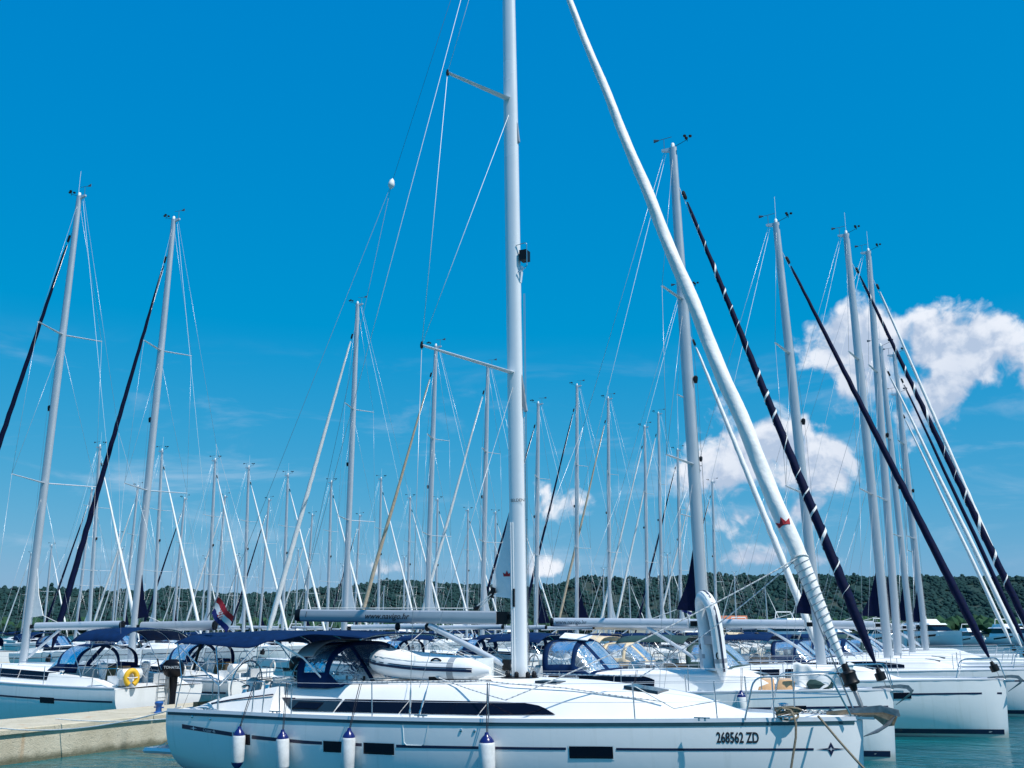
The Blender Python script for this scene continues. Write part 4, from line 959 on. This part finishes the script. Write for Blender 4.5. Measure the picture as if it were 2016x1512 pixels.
# backstay with bridle, topping lift
blk = Vector((-3.22, 0, 13.02))
wire(hero, mp(20.5) + Vector((-.35, 0, 0)), blk, .0045, 'backstay', 'wire_dark')
for sd in (-1, 1): wire(hero, blk, (-6.85, sd * 1.55, 1.62), .0045, 'backstay', 'wire_dark')
MB().lathe([(.02, -.12), (.07, -.06), (.075, 0), (.05, .08), (.01, .13)], tuple(blk), (.2, 0, 1), 10).build('bridle_block', 'wire_white', hero)
wire(hero, mp(20.4) + Vector((-.3, 0, 0)), (-5.25, 0, 3.60), .0068, 'topping_lift', 'wire_white')
m = MB(); m.tube([(-6.72, -1.47, 2.35), (-6.60, -1.42, 2.95)], .03, 6); m.build('backstay_tackle', 'black_plastic', hero)
# halyards along the mast front
for dx in (.20, .225): wire(hero, mp(9.9) + Vector((dx + .03, 0, 0)), mp(2.5) + Vector((dx - .02, 0, 0)), .0045, 'halyard', 'wire_dark')
wire(hero, mp(7.3) + Vector((.18, 0.02, 0)), mp(2.5) + Vector((.185, 0, 0)), .008, 'halyard', 'rope_white')
MB().prism([tuple(mp(8.25) + Vector((.15, -.03, 0))), tuple(mp(7.55) + Vector((.24, -.03, 0))), tuple(mp(7.42) + Vector((.26, -.03, 0))), tuple(mp(7.40) + Vector((.20, -.03, 0))), tuple(mp(7.7) + Vector((.15, -.03, 0)))], (0, .06, 0)).build('halyard_guide', 'pvc_grey', mast, smooth=False)
MB().prism([tuple(mp(14.0) + Vector((.14, -.03, 0))), tuple(mp(13.35) + Vector((.20, -.03, 0))), tuple(mp(13.3) + Vector((.14, -.03, 0)))], (0, .06, 0)).build('halyard_guide', 'pvc_grey', mast, smooth=False)
ml = MB(); ml.box(tuple(mp(10.72) + Vector((.27, 0, 0))), (.16, .2, .22)); ml = ml.build('deck_light', 'black_plastic', mast, smooth=False)
MB().tube(round_path([tuple(mp(10.95) + Vector((.12, -.09, 0))), tuple(mp(10.98) + Vector((.36, -.09, 0))), tuple(mp(10.45) + Vector((.36, -.09, 0))), tuple(mp(10.35) + Vector((.14, -.09, 0)))], .06), .010, 5).build('light_guard', 'steel', mast)
MB().prism([tuple(mp(10.5) + Vector((.12, -.04, 0))), tuple(mp(10.5) + Vector((.22, -.04, 0))), tuple(mp(10.15) + Vector((.17, -.04, 0))), tuple(mp(10.15) + Vector((.13, -.04, 0)))], (0, .08, 0)).build('light_bracket', 'mast_paint', mast, smooth=False)
# boom with its lettering
def bpt(x, dz=0, dy=0): return Vector((x, dy, 3.375 + .0165 * (-.47 - x) + dz))
sec = [(.5, .128), (.85, .10), (1, .03), (1, -.03), (.8, -.10), (.42, -.128)]
def bring(x, k=1.0): return [bpt(x, dz * k, -dy * .082 * k) for dy, dz in sec] + [bpt(x, dz * k, dy * .082 * k) for dy, dz in reversed(sec)]
boom = MB().loft([bring(x) for x in (-.47, -2, -3.5, -5.18)]).build('boom', 'boom_grey', hero, angle=25)
MB().loft([bring(-5.16, 1.04), bring(-5.24, 1.04), bring(-5.31, .85)]).build('boom_end', 'black_plastic', boom)
m = MB(); m.box(bpt(-.36), (.24, .13, .24)); m.box(bpt(-.22, .02), (.14, .06, .1)); m.build('gooseneck', 'black_plastic', boom, smooth=False)
lettering('boom_lettering', 'www.navigo.hr', .165, lambda a, b: tuple(bpt(-2.98 + a, b + .0, -.0875)), 'letter', boom, .32, 1.06, .002)
MB().tube([bpt(-5.0, -.04, -.0845), bpt(-4.98, .08, -.0845)], .005, 4).build('boom_mark', 'letter', boom)
for x in (-2.75, -2.05): MB().lathe([(.02, -.12), (.055, -.08), (.055, 0), (.02, .04)], tuple(bpt(x, -.16)), (0, 0, 1), 8).build('block', 'black_plastic', boom)
for k, (x, yy) in enumerate(((-2.75, -.35), (-2.75, .25), (-2.05, -.2))): wire(hero, bpt(x, -.2), (-2.95 - .15 * k, yy, 2.20), .007, 'mainsheet', 'rope_white')
vg = MB().tube([bpt(-2.0, -.16), (-.33, 0, 2.50)], [.062, .055], 10).build('boom_vang', 'aluminium', hero)
for k in range(3): MB().tube([(-1.9, -.03 * k, 3.02 - .06 * k), (-.25, -.04 * k, 2.36 - .03 * k)], .007, 5).build('vang_tackle', 'rope_white', vg)
MB().box((-.28, 0, 2.50), (.14, .1, .2)).build('vang_fitting', 'black_plastic', vg, smooth=False)
# mainsail furled in the mast, clew out
def sl(x, z, y=-.012): return (x, y, z)
so_ = [(-.20, 3.74), (-.60, 3.79), (-.53, 4.25), (-.42, 4.62), (-.30, 5.05), (-.22, 5.42), (-.19, 5.6)]
ms_ = MB().prism([(x, -.012, z) for x, z in so_], (0, .024, 0)).build('mainsail_clew', 'sail_panel', hero, smooth=False)
for k in range(7):
    t = R(8 + 13 * k); L_ = .40 if k < 6 else .5
    c0 = Vector((-.575, -.016, 3.84)); d = Vector((math.cos(t), 0, math.sin(t))); nn = Vector((-d.z, 0, d.x))
    MB().add([c0 + nn * .012, c0 - nn * .012, c0 + d * L_ * .75 - nn * .028, c0 + d * L_ * .75 + nn * .028], [(0, 1, 2, 3)]).build('sail_patch', 'white_cloth', ms_, smooth=False)
MB().box((-.59, 0, 3.86), (.10, .05, .20), 0, .4).build('clew_block', 'black_plastic', ms_, smooth=False)
crown(ms_, lambda a, b: (-.27 + a, -.018, 4.20 + b), .14)
m = MB(); m.tube([(-.60, -.02, 3.83), (-.95, -.02, 3.58)], .012, 5); m.tube([(-.60, .02, 3.80), (-.90, .02, 3.55)], .012, 5); m.build('outhaul', 'rope_white', hero)
MB().lathe([(.03, -.06), (.05, 0), (.03, .06)], (-.94, 0, 3.57), (1, 0, .4), 8).build('outhaul_block', 'black_plastic', hero)
MB().tube([(-.95, 0, 3.56), (-4.9, -.02, 3.60)], .009, 5).build('outhaul', 'rope_white', hero)
# genoa rolled on the forestay
gf, gh_ = Vector((5.985, 0, 2.45)), Vector((-.02, 0, 20.15)); gd = (gh_ - gf).normalized()
GR = [(0, .045), (.012, .06), (.04, .095), (.075, .125), (.14, .142), (.3, .136), (.5, .112), (.75, .075), (.93, .048), (1, .035)]
wire(hero, (6.06, 0, 1.76), tuple(gh_ + gd * .3), .012, 'forestay', 'wire')
gen = furled_sail(hero, tuple(gf + gd * .1), tuple(gh_ - gd * .5), GR, 'sailcloth', .017, 22, 190, twist=7, sag_d=.05)
ga = gd.cross(Vector((0, 1, 0))).normalized(); gb = gd.cross(ga); GL = (gh_ - gf).length
def gpt(s_, q, k=1.05): t = (s_ - .1) / (GL - .6); c = (gf + gd * s_) - Vector((.7, 0, .7)) * (.05 * 4 * t * (1 - t)); return c + (ga * math.cos(q) + gb * math.sin(q)) * (interp(GR, t) * k)
side_q = min([i * .02 for i in range(315)], key=lambda q: (ga * math.cos(q) + gb * math.sin(q)).y)
crown(gen, lambda a, b: tuple(gpt(2.65 + b, side_q + a / .143 * (1 if (ga * -math.sin(side_q) + gb * math.cos(side_q)).x > 0 else -1), 1.17) + Vector((0, -.004, 0))), .20)
pts = []
for i in range(15 * 14): pts.append(gpt(.25 + 1.75 * i / 210, 2 * math.pi * i / 14, 1.10))
MB().tube(pts, .0065, 4).build('lashing', 'rope_grey', gen)
MB().tube([gpt(2.0 + .05 * math.sin(t), t, 1.12) for t in [2 * math.pi * i / 16 for i in range(17)]], .016, 5).build('lashing', 'rope_white', gen)
MB().lathe([(.05, -.28), (.065, -.2), (.125, -.19), (.135, -.16), (.12, -.13), (.12, -.03), (.135, 0), (.12, .03), (.06, .05), (.05, .22)], tuple(gf), tuple(gd), 18).build('furler_drum', 'black_plastic', gen)
MB().lathe([(.032, -.55), (.04, -.5), (.04, -.3), (.03, -.28)], tuple(gf), tuple(gd), 10).build('furler_link', 'galvanised', gen)
# jib sheets: flecked line from the clew to the deck, drooping
def flecked(pts, r, parent, name='jib_sheet'):
    o = MB().tube(pts, r, 6).build(name, 'rope_white', parent)
    m = MB(); N = int(sum((Vector(a) - Vector(b)).length for a, b in zip(pts, pts[1:])) / .11)
    P = [Vector(p) for p in pts]; ln = [0]
    for a, b in zip(P, P[1:]): ln.append(ln[-1] + (b - a).length)
    def at(s_):
        for i in range(len(P) - 1):
            if s_ <= ln[i + 1]: return P[i].lerp(P[i + 1], (s_ - ln[i]) / max(1e-6, ln[i + 1] - ln[i]))
        return P[-1]
    for k in range(N): m.tube([at(k * .11), at(k * .11 + .04)], r * 1.06, 5)
    m.build('rope_fleck', 'fleck', o)['kind'] = 'stuff'; return o
clew = gpt(2.0, side_q, 1.6)
flecked(sag(clew, (.55, -1.72, 1.98), .10, 14) + sag((.55, -1.72, 1.98), (-1.3, -1.02, 2.32), .02, 4)[1:], .011, hero)
flecked(sag(clew, (2.1, .9, 2.30), .10, 12) + [Vector((-1.3, 1.02, 2.32))], .011, hero)
MB().tube([(x, -hh.b(x) + .11, zs(x) + dz) for x, dz in ((4.1, .32), (3.4, .20), (2.8, .55))], .010, 5).build('furling_line', 'rope_white', hero)
flecked([Vector(p) for p in ((-4.3, -1.28, 2.17), (-2.5, -1.20, 2.19), (-.2, -1.15, 2.26), (.4, -1.2, 2.22), (1.4, -1.12, 2.17), (2.4, -1.0, 2.05), (3.1, -.9, 1.98))], .012, hero, 'deck_line')

# things on and around the big yacht
FG = 'fenders hung along the big yacht'
for i, (x, zt, r, ln, rx) in enumerate(((-4.83, 1.32, .122, .68, -4.70), (-3.72, 1.31, .122, .70, -3.80), (-2.28, 1.40, .122, .74, -2.25), (.45, 1.43, .138, .80, .36))):
    fender(('white fender with blue ends nearest the big yacht\'s stern', 'second white fender from the big yacht\'s stern', 'third white fender from the big yacht\'s stern', 'largest white fender with blue ends, below the big yacht\'s mast')[i],
           x, -(hh.y(x, 1.1) + r + .02), zt, r, ln, hero, (rx, -(hh.b(rx) - .09), zs(rx) + (.6 if i != 3 else .62)), FG)
dg = dinghy('inflatable_dinghy', 'white inflatable dinghy with navy stripe lying on the big yacht\'s coachroof', (HX - 1.52, HY - .34, 2.225), (0, R(-1.0), math.pi + R(2)), 2.60, 1.06)
outboard('small black outboard motor clamped to the far stern rail of the big yacht', (HX - 6.72, HY + 1.95, 2.25), R(180), .95)
# courtesy flag on the near backstay leg
fl = thing('flag', 'red, white and blue flag with checkered shield flying at the big yacht\'s stern', 'flag', (HX - 6.42, HY - 1.25, 3.2))
def FP(u, v):  # u along the fly, v down the hoist
    x = .02 + .44 * u; z = .62 - .34 * v - .40 * u ** 1.1 + .0; return (x - .17 * v, .035 * math.sin(u * 7 + v * 2) + .01 * math.sin(u * 15), z)
for k, mt in enumerate(('red', 'white_cloth', 'blue_cloth')):
    MB().grid(lambda u, v: FP(u, (k + v) / 3), 16, 4).build('flag_stripe', mt, fl, angle=80)
for off in (-.008, .008):
    m = MB()
    for i in range(5):
        for j in range(5):
            P4 = [FP(.40 + .045 * (i + a), .30 + .085 * (j + b)) for a, b in ((0, 0), (1, 0), (1, 1), (0, 1))]
            m.add([(p[0], p[1] + off, p[2]) for p in P4], [(0, 1, 2, 3)], (i + j) % 2)
    m.build('checkered_shield', ['red', 'white_cloth'], fl, smooth=False)
MB().tube([(-.22, 0, .20), (.06, 0, .68)], .010, 6).build('flagstaff', 'wire_dark', fl)
# mooring lines at the bow
def line(label, pts, r=.019): return tag(MB().tube(pts, r, 7).build('mooring_line', 'rope_brown'), label, 'mooring line', 'bow mooring lines')
def hw(p): return (HX + p[0], HY + p[1], p[2])
l1 = line('brown mooring line hanging down the big yacht\'s bow in front of the hull', [hw(p) for p in [(4.95, -.80, 1.86), (5.05, -.83, 1.93), (5.18, -.80, 1.90), (5.24, -.86, 1.80), (5.27, -.90, 1.70), (5.26, -.93, 1.5), (5.20, -.97, 1.2), (5.12, -1.02, .8), (5.0, -1.1, .3), (4.95, -1.15, -.3)]])
line('brown mooring line running from the big yacht\'s bow down to the right', [hw((5.55, -.50, 1.80))] + [tuple(Vector(hw((5.60, -.56, 1.76))).lerp(Vector((-.2, 14.6, -.1)), i / 10) - Vector((0, 0, .22 * 4 * (i / 10) * (1 - i / 10)))) for i in range(11)])
m = MB()
for k in range(4): m.tube([hw((5.10 + (.16 + .015 * k) * math.cos(t), -.62 + (.13 + .01 * k) * math.sin(t), 1.80 + .03 * k + .05 * math.sin(t + k))) for t in [2 * math.pi * i / 16 for i in range(16)]], .019, 6, closed=True)
tag(m.build('rope_coil', 'rope_brown'), 'coil of brown mooring rope on the big yacht\'s foredeck', 'rope')
for sd, tgt in ((-1, (-22.35, 17.2, .95)), (1, (-22.35, 19.3, .95))):
    a = hw((-6.6, sd * 1.85, 1.66)); tag(MB().tube(sag(a, tgt, .25), .014, 6).build('mooring_line', 'rope_white'), 'white stern line from the big yacht to the quay, %s one' % ('nearer' if sd < 0 else 'farther'), 'mooring line', 'stern mooring lines')

# ================================================================== THE OTHER YACHTS
# --- the row beyond the big yacht, bows to the right
GS = ('sailcloth', 17, .12, .97, .5)
b2, b2h = yacht('white sloop behind the big yacht with a dinghy stood upright beside its mast', (-7.8, 28.0), 0,
    dict(aft=-6.3, fwd=4.75, B=1.95, fb=(1.42, 1.66), H=17.6, cab=(-3.75, 2.6), cabh=.60, winspan=[(.08, .24), (.243, .42)], winlo=.12, boom=4.4, boomh=1.15, boomtext='www.navigo.hr', boomtextpos=.85, genoa='navy_sail', gstripe=GS, sprayh=.86, boommat='aluminium', boomr=.115, sweep=.16, rake=-.022, mast=.165, ant=False, headfrac=.92), 2)
b3, b3h = yacht('white sloop with plain navy furled genoa, third yacht from the front', (-6.0, 35.4), 0,
    dict(aft=-6.9, fwd=5.4, B=2.1, fb=(1.4, 1.66), H=17.6, cab=(-3.6, 2.6), wins=3, boom=4.6, genoa='navy_sail', canvas='green_canvas', sweep=.14, rake=-.035, mast=.165, boomr=.135), 2)
b2b, _ = yacht('white sloop with tan cockpit covers, its white genoa beside the big yacht\'s', (-11.1, 40.2), 0,
    dict(aft=-6.2, fwd=4.65, B=1.95, fb=(1.35, 1.6), H=17.2, cab=(-3.4, 2.5), boom=4.6, canvas='tan_canvas', genoa='sailcloth', gr=1.15, headfrac=.87, sweep=.18, rake=-.02, mast=.15, boommat='boom_grey', clew=None, boomr=.15), 2)
b4, _ = yacht('white sloop with striped navy genoa and a large navy mainsail clew', (-4.9, 44.4), 0,
    dict(aft=-7.2, fwd=5.8, B=2.15, fb=(1.4, 1.68), H=20.2, cab=(-3.8, 3.0), boom=5.0, genoa='navy_sail', gstripe=('sailcloth', 12, .15, .97, .6), gr=1.05, rake=-.016, mast=.18, sweep=.14, boomr=.15, cleww=.8), 2)
b5, _ = yacht('white sloop with thin black and white furled genoa beside the striped navy one', (-5.0, 49.0), 0,
    dict(aft=-7.2, fwd=5.8, B=2.15, fb=(1.4, 1.68), H=20.9, cab=(-3.8, 3.0), boom=4.9, genoa='sailcloth', gr=.85, canvas='navy_canvas', rake=.012, mast=.17, sweep=.14), 2)
ORD = ('first', 'second', 'third', 'fourth', 'fifth', 'sixth', 'seventh', 'eighth', 'ninth', 'tenth', 'eleventh', 'twelfth', 'thirteenth', 'fourteenth', 'fifteenth', 'sixteenth', 'seventeenth', 'eighteenth', 'nineteenth', 'twentieth')
for k, (x, y, h, cv) in enumerate(((-5.2, 58.0, 18.5, 'navy_canvas'), (-5.0, 64, 19.5, 'green_canvas'), (-5.8, 73, 19.0, 'navy_canvas'))):
    yacht('white sloop at the right edge, %s beyond the near group of masts' % ORD[k], (x, y), 0, dict(aft=-6.8, fwd=5.5, H=h, boom=4.5, canvas=cv, genoa=('sailcloth', 'navy_sail')[k % 2], rake=-.015, sweep=.15), 1, 'yachts in the right row')

# --- the row beyond the quay, bows to the left
LROW = [(26.0, 19.8, dict(bimz=.30, B=2.2, genoa='navy_sail', clew='sailcloth', bimdrop=.42), 2, 'white sloop across the quay at the left edge with yellow lifebuoy on its stern'),
        (31.0, 20.7, dict(genoa='navy_sail', boommat='boom_grey', boom=3.9, fwd=4.9, boomr=.17, boomtext='YACHT CHARTER', boomtextpos=.45, boomrot=.05), 2, 'white sloop with navy furled genoa and tallest mast at the left side'),
        (45.5, 21.1, dict(genoa='sailcloth', clew='sail_panel', clewh=3.6, gr=1.15, rake=-.004, boom=5), 2, 'white sloop with crumpled white genoa left of the boom lettering'),
        (53.9, 20.7, dict(genoa='tan_sail', clew='sail_panel', clewh=3.2, boom=5), 1, 'white sloop with tan furled genoa in the row beyond the quay'),
        (61.1, 21.1, dict(genoa='sailcloth', clew='sail_panel', clewh=3, canvas='navy_canvas'), 1, 'white sloop whose mast stands just left of the big mast'),
        (69.6, 20.1, dict(genoa='navy_sail', clew='navy_sail', clewh=3.2, cleww=1.0, gr=.8), 1, 'white sloop whose mast stands just right of the big mast'),
        (77.4, 23.2, dict(genoa='navy_sail', clew='navy_sail', clewh=3.4, cleww=1.1, gr=.9), 1, 'white sloop with thin navy genoa, second mast right of the big mast'),
        (84.8, 23.6, dict(genoa='tan_sail', clew='sail_panel', clewh=3.0), 1, 'white sloop with pale tan genoa, third mast right of the big mast'),
        (95.0, 22.8, dict(genoa='sailcloth', clew='sail_panel'), 1, 'white sloop with white genoa, fourth mast right of the big mast'),
        (99.5, 25.0, dict(genoa='sailcloth', clew='sail_panel', canvas='green_canvas'), 1, 'white sloop with the taller of two close masts, fifth right of the big mast'),
        (106.0, 22.2, dict(genoa='navy_sail', clew='sail_panel', canvas='tan_canvas'), 1, 'white sloop with tan canvas beyond the quay, sixth mast right of the big mast'),
        (113.0, 21.0, dict(genoa='sailcloth'), 1, 'white sloop far along the quay, its mast just left of the upright dinghy'),
        (120.0, 20.5, dict(genoa='navy_sail'), 1, 'white sloop at the far end of the quay, half hidden by the upright dinghy')]
LR = []
for y, h, P, d, lab in LROW:
    p = dict(aft=-6.6, fwd=5.6, H=h, rake=-.017, fb=(1.35, 1.6), sweep=.30, boom=4.5, ant=(int(y) % 2 == 0), mast=.165 if d == 2 else .17); p.update(P)
    LR.append(yacht(lab, (-32.0, y), math.pi, p, d, 'yachts beyond the quay'))

# --- far-left pontoon: bows right, then the row back to back with it
FR = [(57.6, 17.4), (64.2, 18.1), (70.5, 18.2), (75.2, 18.2), (80.8, 18.2), (88.0, 18.4), (97.4, 20.0), (103.5, 18.5), (110, 19), (118, 18.5), (126, 19), (135, 18.5)]
for k, (y, h) in enumerate(FR):
    yacht('white sloop in the far-left row, bow to the right, %s from the left' % ORD[k], (-64, y), 0, dict(aft=-6.4, fwd=5.6, H=h, rake=(-.05, -.045, -.03, -.035, -.02, -.015, -.01, 0, 0, 0, 0, 0)[k], genoa='sailcloth', gr=1.0, clew='sail_panel', cleww=.5, fb=(1.4, 1.75), boom=4.4, sweep=-.1), 1, 'yachts in the far-left row')
for k, (y, h) in enumerate(((61, 15.5), (73.5, 17), (79.5, 18.0), (86.5, 17.5), (93, 18.5), (101, 19), (110, 18), (121, 19))):
    yacht('distant sloop lying bow away behind the far-left row, %s from the left' % ORD[k], (-83.5, y), math.pi, dict(aft=-6.2, fwd=5.2, H=h, rake=-.02, genoa=('sailcloth', 'navy_sail')[k % 2], boom=4.0, canvas='navy_canvas'), 0, 'distant yachts behind the far-left row')
# --- the most distant rows
rd = random.Random(11); FY = []
for k in range(9): FY.append((-118 + rd.uniform(-3, 3), 70 + 14 * k + rd.uniform(-3, 3), 0))
for k in range(10): FY.append((-150 + rd.uniform(-4, 4), 110 + 17 * k + rd.uniform(-4, 4), math.pi))
for k in range(7): FY.append((-70 + rd.uniform(-25, 15), 195 + 22 * k + rd.uniform(-4, 4), (0, math.pi)[k % 2]))
FY.sort(key=lambda p: math.atan2(p[0], p[1]))
for k, (x, y, rz) in enumerate(FY):
    yacht('tiny far-off sloop at the back of the marina, %s counted from the left' % (ORD[k] if k < 20 else 'twenty-' + ORD[k - 20]), (x, y), rz, dict(aft=-5.8, fwd=5.0, H=rd.uniform(14, 19), nsp=1, rake=-.015, genoa='sailcloth', boom=3.8, clew=None, bimini=k % 2 == 0), 0, 'tiny far-off yachts')

# --- motor yachts moored across the marina
def motor_yacht(label, x, y, rz, s):
    o = thing('motor_yacht', label, 'motor yacht', (x, y, 0), rz, 'far motor yachts')
    h = Hull(-6.5 * s, 6.5 * s, 2.1 * s, [(-6.5 * s, 1.2 * s), (6.5 * s, 2.0 * s)], .95, .3, .5, -.1)
    mm, _ = h.mesh(16, 6); mm.build('hull', 'gelcoat', o)
    MB().grid(lambda u, v: (lerp(-6.5, 6.5, u) * s, (2 * v - 1) * h.b(lerp(-6.5, 6.5, u) * s), h.sheer(lerp(-6.5, 6.5, u) * s)), 14, 4).build('deck', 'deck_white', o)
    def blk(name, x0, x1, w0, z0, z1, f0, f1, mt): MB().loft([[(x0 + (f0 if k else 0), -w0 * (1 - .12 * k), z), (x1 - (f1 if k else 0), -w0 * .8 * (1 - .12 * k), z), (x1 - (f1 if k else 0), w0 * .8 * (1 - .12 * k), z), (x0 + (f0 if k else 0), w0 * (1 - .12 * k), z)] for k, z in ((0, z0), (1, z1))]).build(name, mt, o, smooth=False)
    blk('cabin', -4.2 * s, 3.6 * s, 1.75 * s, 1.3 * s, 1.95 * s, .1, .4 * s, 'gelcoat'); blk('windscreen', -3.6 * s, 2.9 * s, 1.62 * s, 1.95 * s, 2.75 * s, .2, 1.5 * s, 'dark_glass')
    blk('hardtop', -4.4 * s, 1.7 * s, 1.7 * s, 2.75 * s, 2.95 * s, .1, .3, 'gelcoat'); blk('flybridge', -3.6 * s, .6 * s, 1.4 * s, 2.95 * s, 3.5 * s, .3, .7 * s, 'gelcoat')
    for sd in (-1, 1): h.strip(frange(-2 * s, 3 * s, 5), lambda q: h.sheer(q) - .55 * s, lambda q: h.sheer(q) - .3 * s, sd, .02, 1).build('hull_window', 'dark_glass', o)
    MB().tube([(-2.6 * s, -1.3 * s, 3.4 * s), (-2.9 * s, -1.0 * s, 4.3 * s), (-2.9 * s, 1.0 * s, 4.3 * s), (-2.6 * s, 1.3 * s, 3.4 * s)], .07 * s, 6).build('radar_arch', 'gelcoat', o)
MYP = []
for k in range(9): MYP.append((-52 + 11.5 * k * .62, 178 + 9.5 * k, R(-70 + 9 * (k % 3)), 1.0 + .25 * (k % 3)))
for k in range(6): MYP.append((-128 + 9 * k, 165 + 6 * k, R(-60 - 8 * (k % 2)), 1.0 + .2 * (k % 2)))
for k in range(5): MYP.append((18 + 16 * k, 225 + 14 * k, R(-80 + 10 * (k % 3)), 1.2))
MYP.sort(key=lambda p: math.atan2(p[0], p[1]))
for k, p in enumerate(MYP): motor_yacht('white motor yacht with dark windows across the marina, %s from the left' % ORD[k], *p)

# ------------------------------------------------------------------ things on the other yachts
dg2 = dinghy('inflatable_dinghy', 'white inflatable dinghy stood on end against the mast of the yacht behind', (-7.8 + .42, 28.0 - .75, 2.12 + 1.05), (0, 0, 0), 2.15, .80)
MX = Matrix((( .10, .62, .78), (-.04, -.78, .62), (.995, -.09, -.05))).transposed() if False else None
fx = Vector((-.07, -.05, 1)).normalized(); fz = Vector((-.80, -.60, 0)); fz = (fz - fx * fz.dot(fx)).normalized(); fy = fz.cross(fx)
dg2.rotation_euler = Matrix((fx, fy, fz)).transposed().to_euler()
dg2.location = Vector((-7.8 + .55, 28.0 - .72, 2.10 + .86)) 
FG2 = 'fenders of the yacht behind'
for i, x in enumerate((-1.35, 1.35)):
    fender(('white fender with blue top hanging below the dark cabin window of the yacht behind', 'white fender with blue top at the foredeck of the yacht behind')[i], x, -(b2h.y(x, 1.1) + .14), (1.70, 1.62)[i], .125, .68, b2, (x, -(b2h.b(x) - .07), b2h.sheer(x) + .61), FG2)
def cushion(label, p, d, rz, m_='cushion'):
    o = MB(); x, y, z = d
    o.loft([[(a * x / 2 * k, b * y / 2 * k, h) for a, b in ((-1, -1), (1, -1), (1, 1), (-1, 1))] for k, h in ((.9, 0), (1, z * .25), (1, z * .75), (.88, z))])
    o = o.build('cushion', m_, smooth=True, angle=60); o.location = p; o.rotation_euler = (R(55), 0, rz); return tag(o, label, 'cushion', 'cushions on the foredeck behind')
cushion('left of two tan cushions on the foredeck of the yacht behind', loc_of(b2, (1.75, -.7, 1.72)), (.42, .40, .12), .2)
cushion('right of two tan cushions on the foredeck of the yacht behind', loc_of(b2, (2.25, -.7, 1.72)), (.44, .42, .12), .1)
o = MB(); o.lathe([(.10, 0), (.36, .02), (.40, .12), (.30, .26), (.10, .33), (.0, .34)], (0, 0, 0), n=16); o = o.build('sail_bag', 'green_canvas'); o.location = loc_of(b2, (3.0, -.45, 1.70)); tag(o, 'dark green rounded bag on the foredeck of the yacht behind', 'bag')
# white cloth drying over the bow rail
def CP(u, v):
    x = lerp(2.45, 3.95, u); top = 2.33 + .05 * math.sin(u * 9) - .10 * math.sin(u * 3.14); dr = .30 + .28 * abs(math.sin(u * 4.4 + .4)); t = v * 1.25 - .25
    fold = .07 * math.sin(u * 21 + 2 * math.sin(u * 5)) * max(0, t)
    return (x + .05 * math.sin(v * 4 + u * 9), -.86 + .34 * u + (.16 * -t if t < 0 else -.02) + fold, top - (dr * t if t > 0 else .14 * -t) + .02 * math.sin(u * 30))
o = MB().grid(CP, 48, 12).build('drying_cloth', 'white_cloth', angle=80); o.location = b2.location; tag(o, 'white cloth drying over the bow rail of the yacht behind', 'cloth')
lettering('bow_emblem', 'S', .30, lambda a, b: (b2h.xr(3.35 + a, 1.18 + b), -(b2h.y(3.35 + a, 1.18 + b) + .01), 1.18 + b), 'letter_soft', [c for c in b2.children if c.name.startswith('hull')][0], .15, 1.0, .004)
# solar panels on the sprayhood of the yacht behind
for k in range(3):
    o = MB().box((0, 0, 0), (.30, .55, .025)).build('solar_panel', 'sail_panel', b2, smooth=False); o.location = (-3.95 + .31 * k, -.30 - .1 * k, 2.98 - .02 * k); o.rotation_euler = (R(14), R(4), .1)
# stern gear of the yacht across the quay
L0, L0h = LR[0]
lb = thing('lifebuoy', 'yellow horseshoe lifebuoy on the stern rail at the left edge', 'lifebuoy', (-25.3, 24.60, 1.48))
MB().tube([(.0, .17 * math.sin(t), .20 + .22 * -math.cos(t)) for t in [R(28 + 304 * i / 20) for i in range(21)]], .085, 10).build('float', 'yellow', lb)
MB().tube([(.09, -.16, .22), (.10, 0, .20), (.09, .16, .22)], .014, 5).build('strap', 'white_cloth', lb)
lb.rotation_euler = (0, 0, R(-25))
outboard('black outboard motor lettered TOHATSU on the stern rail across the quay', (-25.25, 26.36, 1.68), R(28), 1.60, 'TOHATSU')
for k, (y, pos) in enumerate(((27.2, (-25.2, 27.3, 1.6)),)):
    m = MB()
    for i in range(6): m.tube([(.15 * math.cos(t) * .4, .15 * math.cos(t), .2 + .2 * math.sin(t) + .01 * i) for t in [2 * math.pi * j / 14 + i for j in range(14)]], .016, 5, closed=True)
    o = m.build('rope_coil', 'rope_white'); o.location = pos; tag(o, 'coil of white rope on the stern rail across the quay', 'rope')
# small flag in the middle distance
o = thing('flag', 'small red and white flag at a stern in the middle distance', 'flag', (-25.0, 84.0, 1.7))
MB().tube([(0, 0, 0), (-.3, 0, 3.6)], .02, 5).build('flagstaff', 'wire', o)
for k, mt in enumerate(('red', 'white_cloth', 'blue_cloth')): MB().grid(lambda u, v: (-.3 + .9 * u, .1 * math.sin(u * 6), 3.6 - .3 * u - .22 * (k + v)), 8, 2).build('flag_stripe', mt, o)
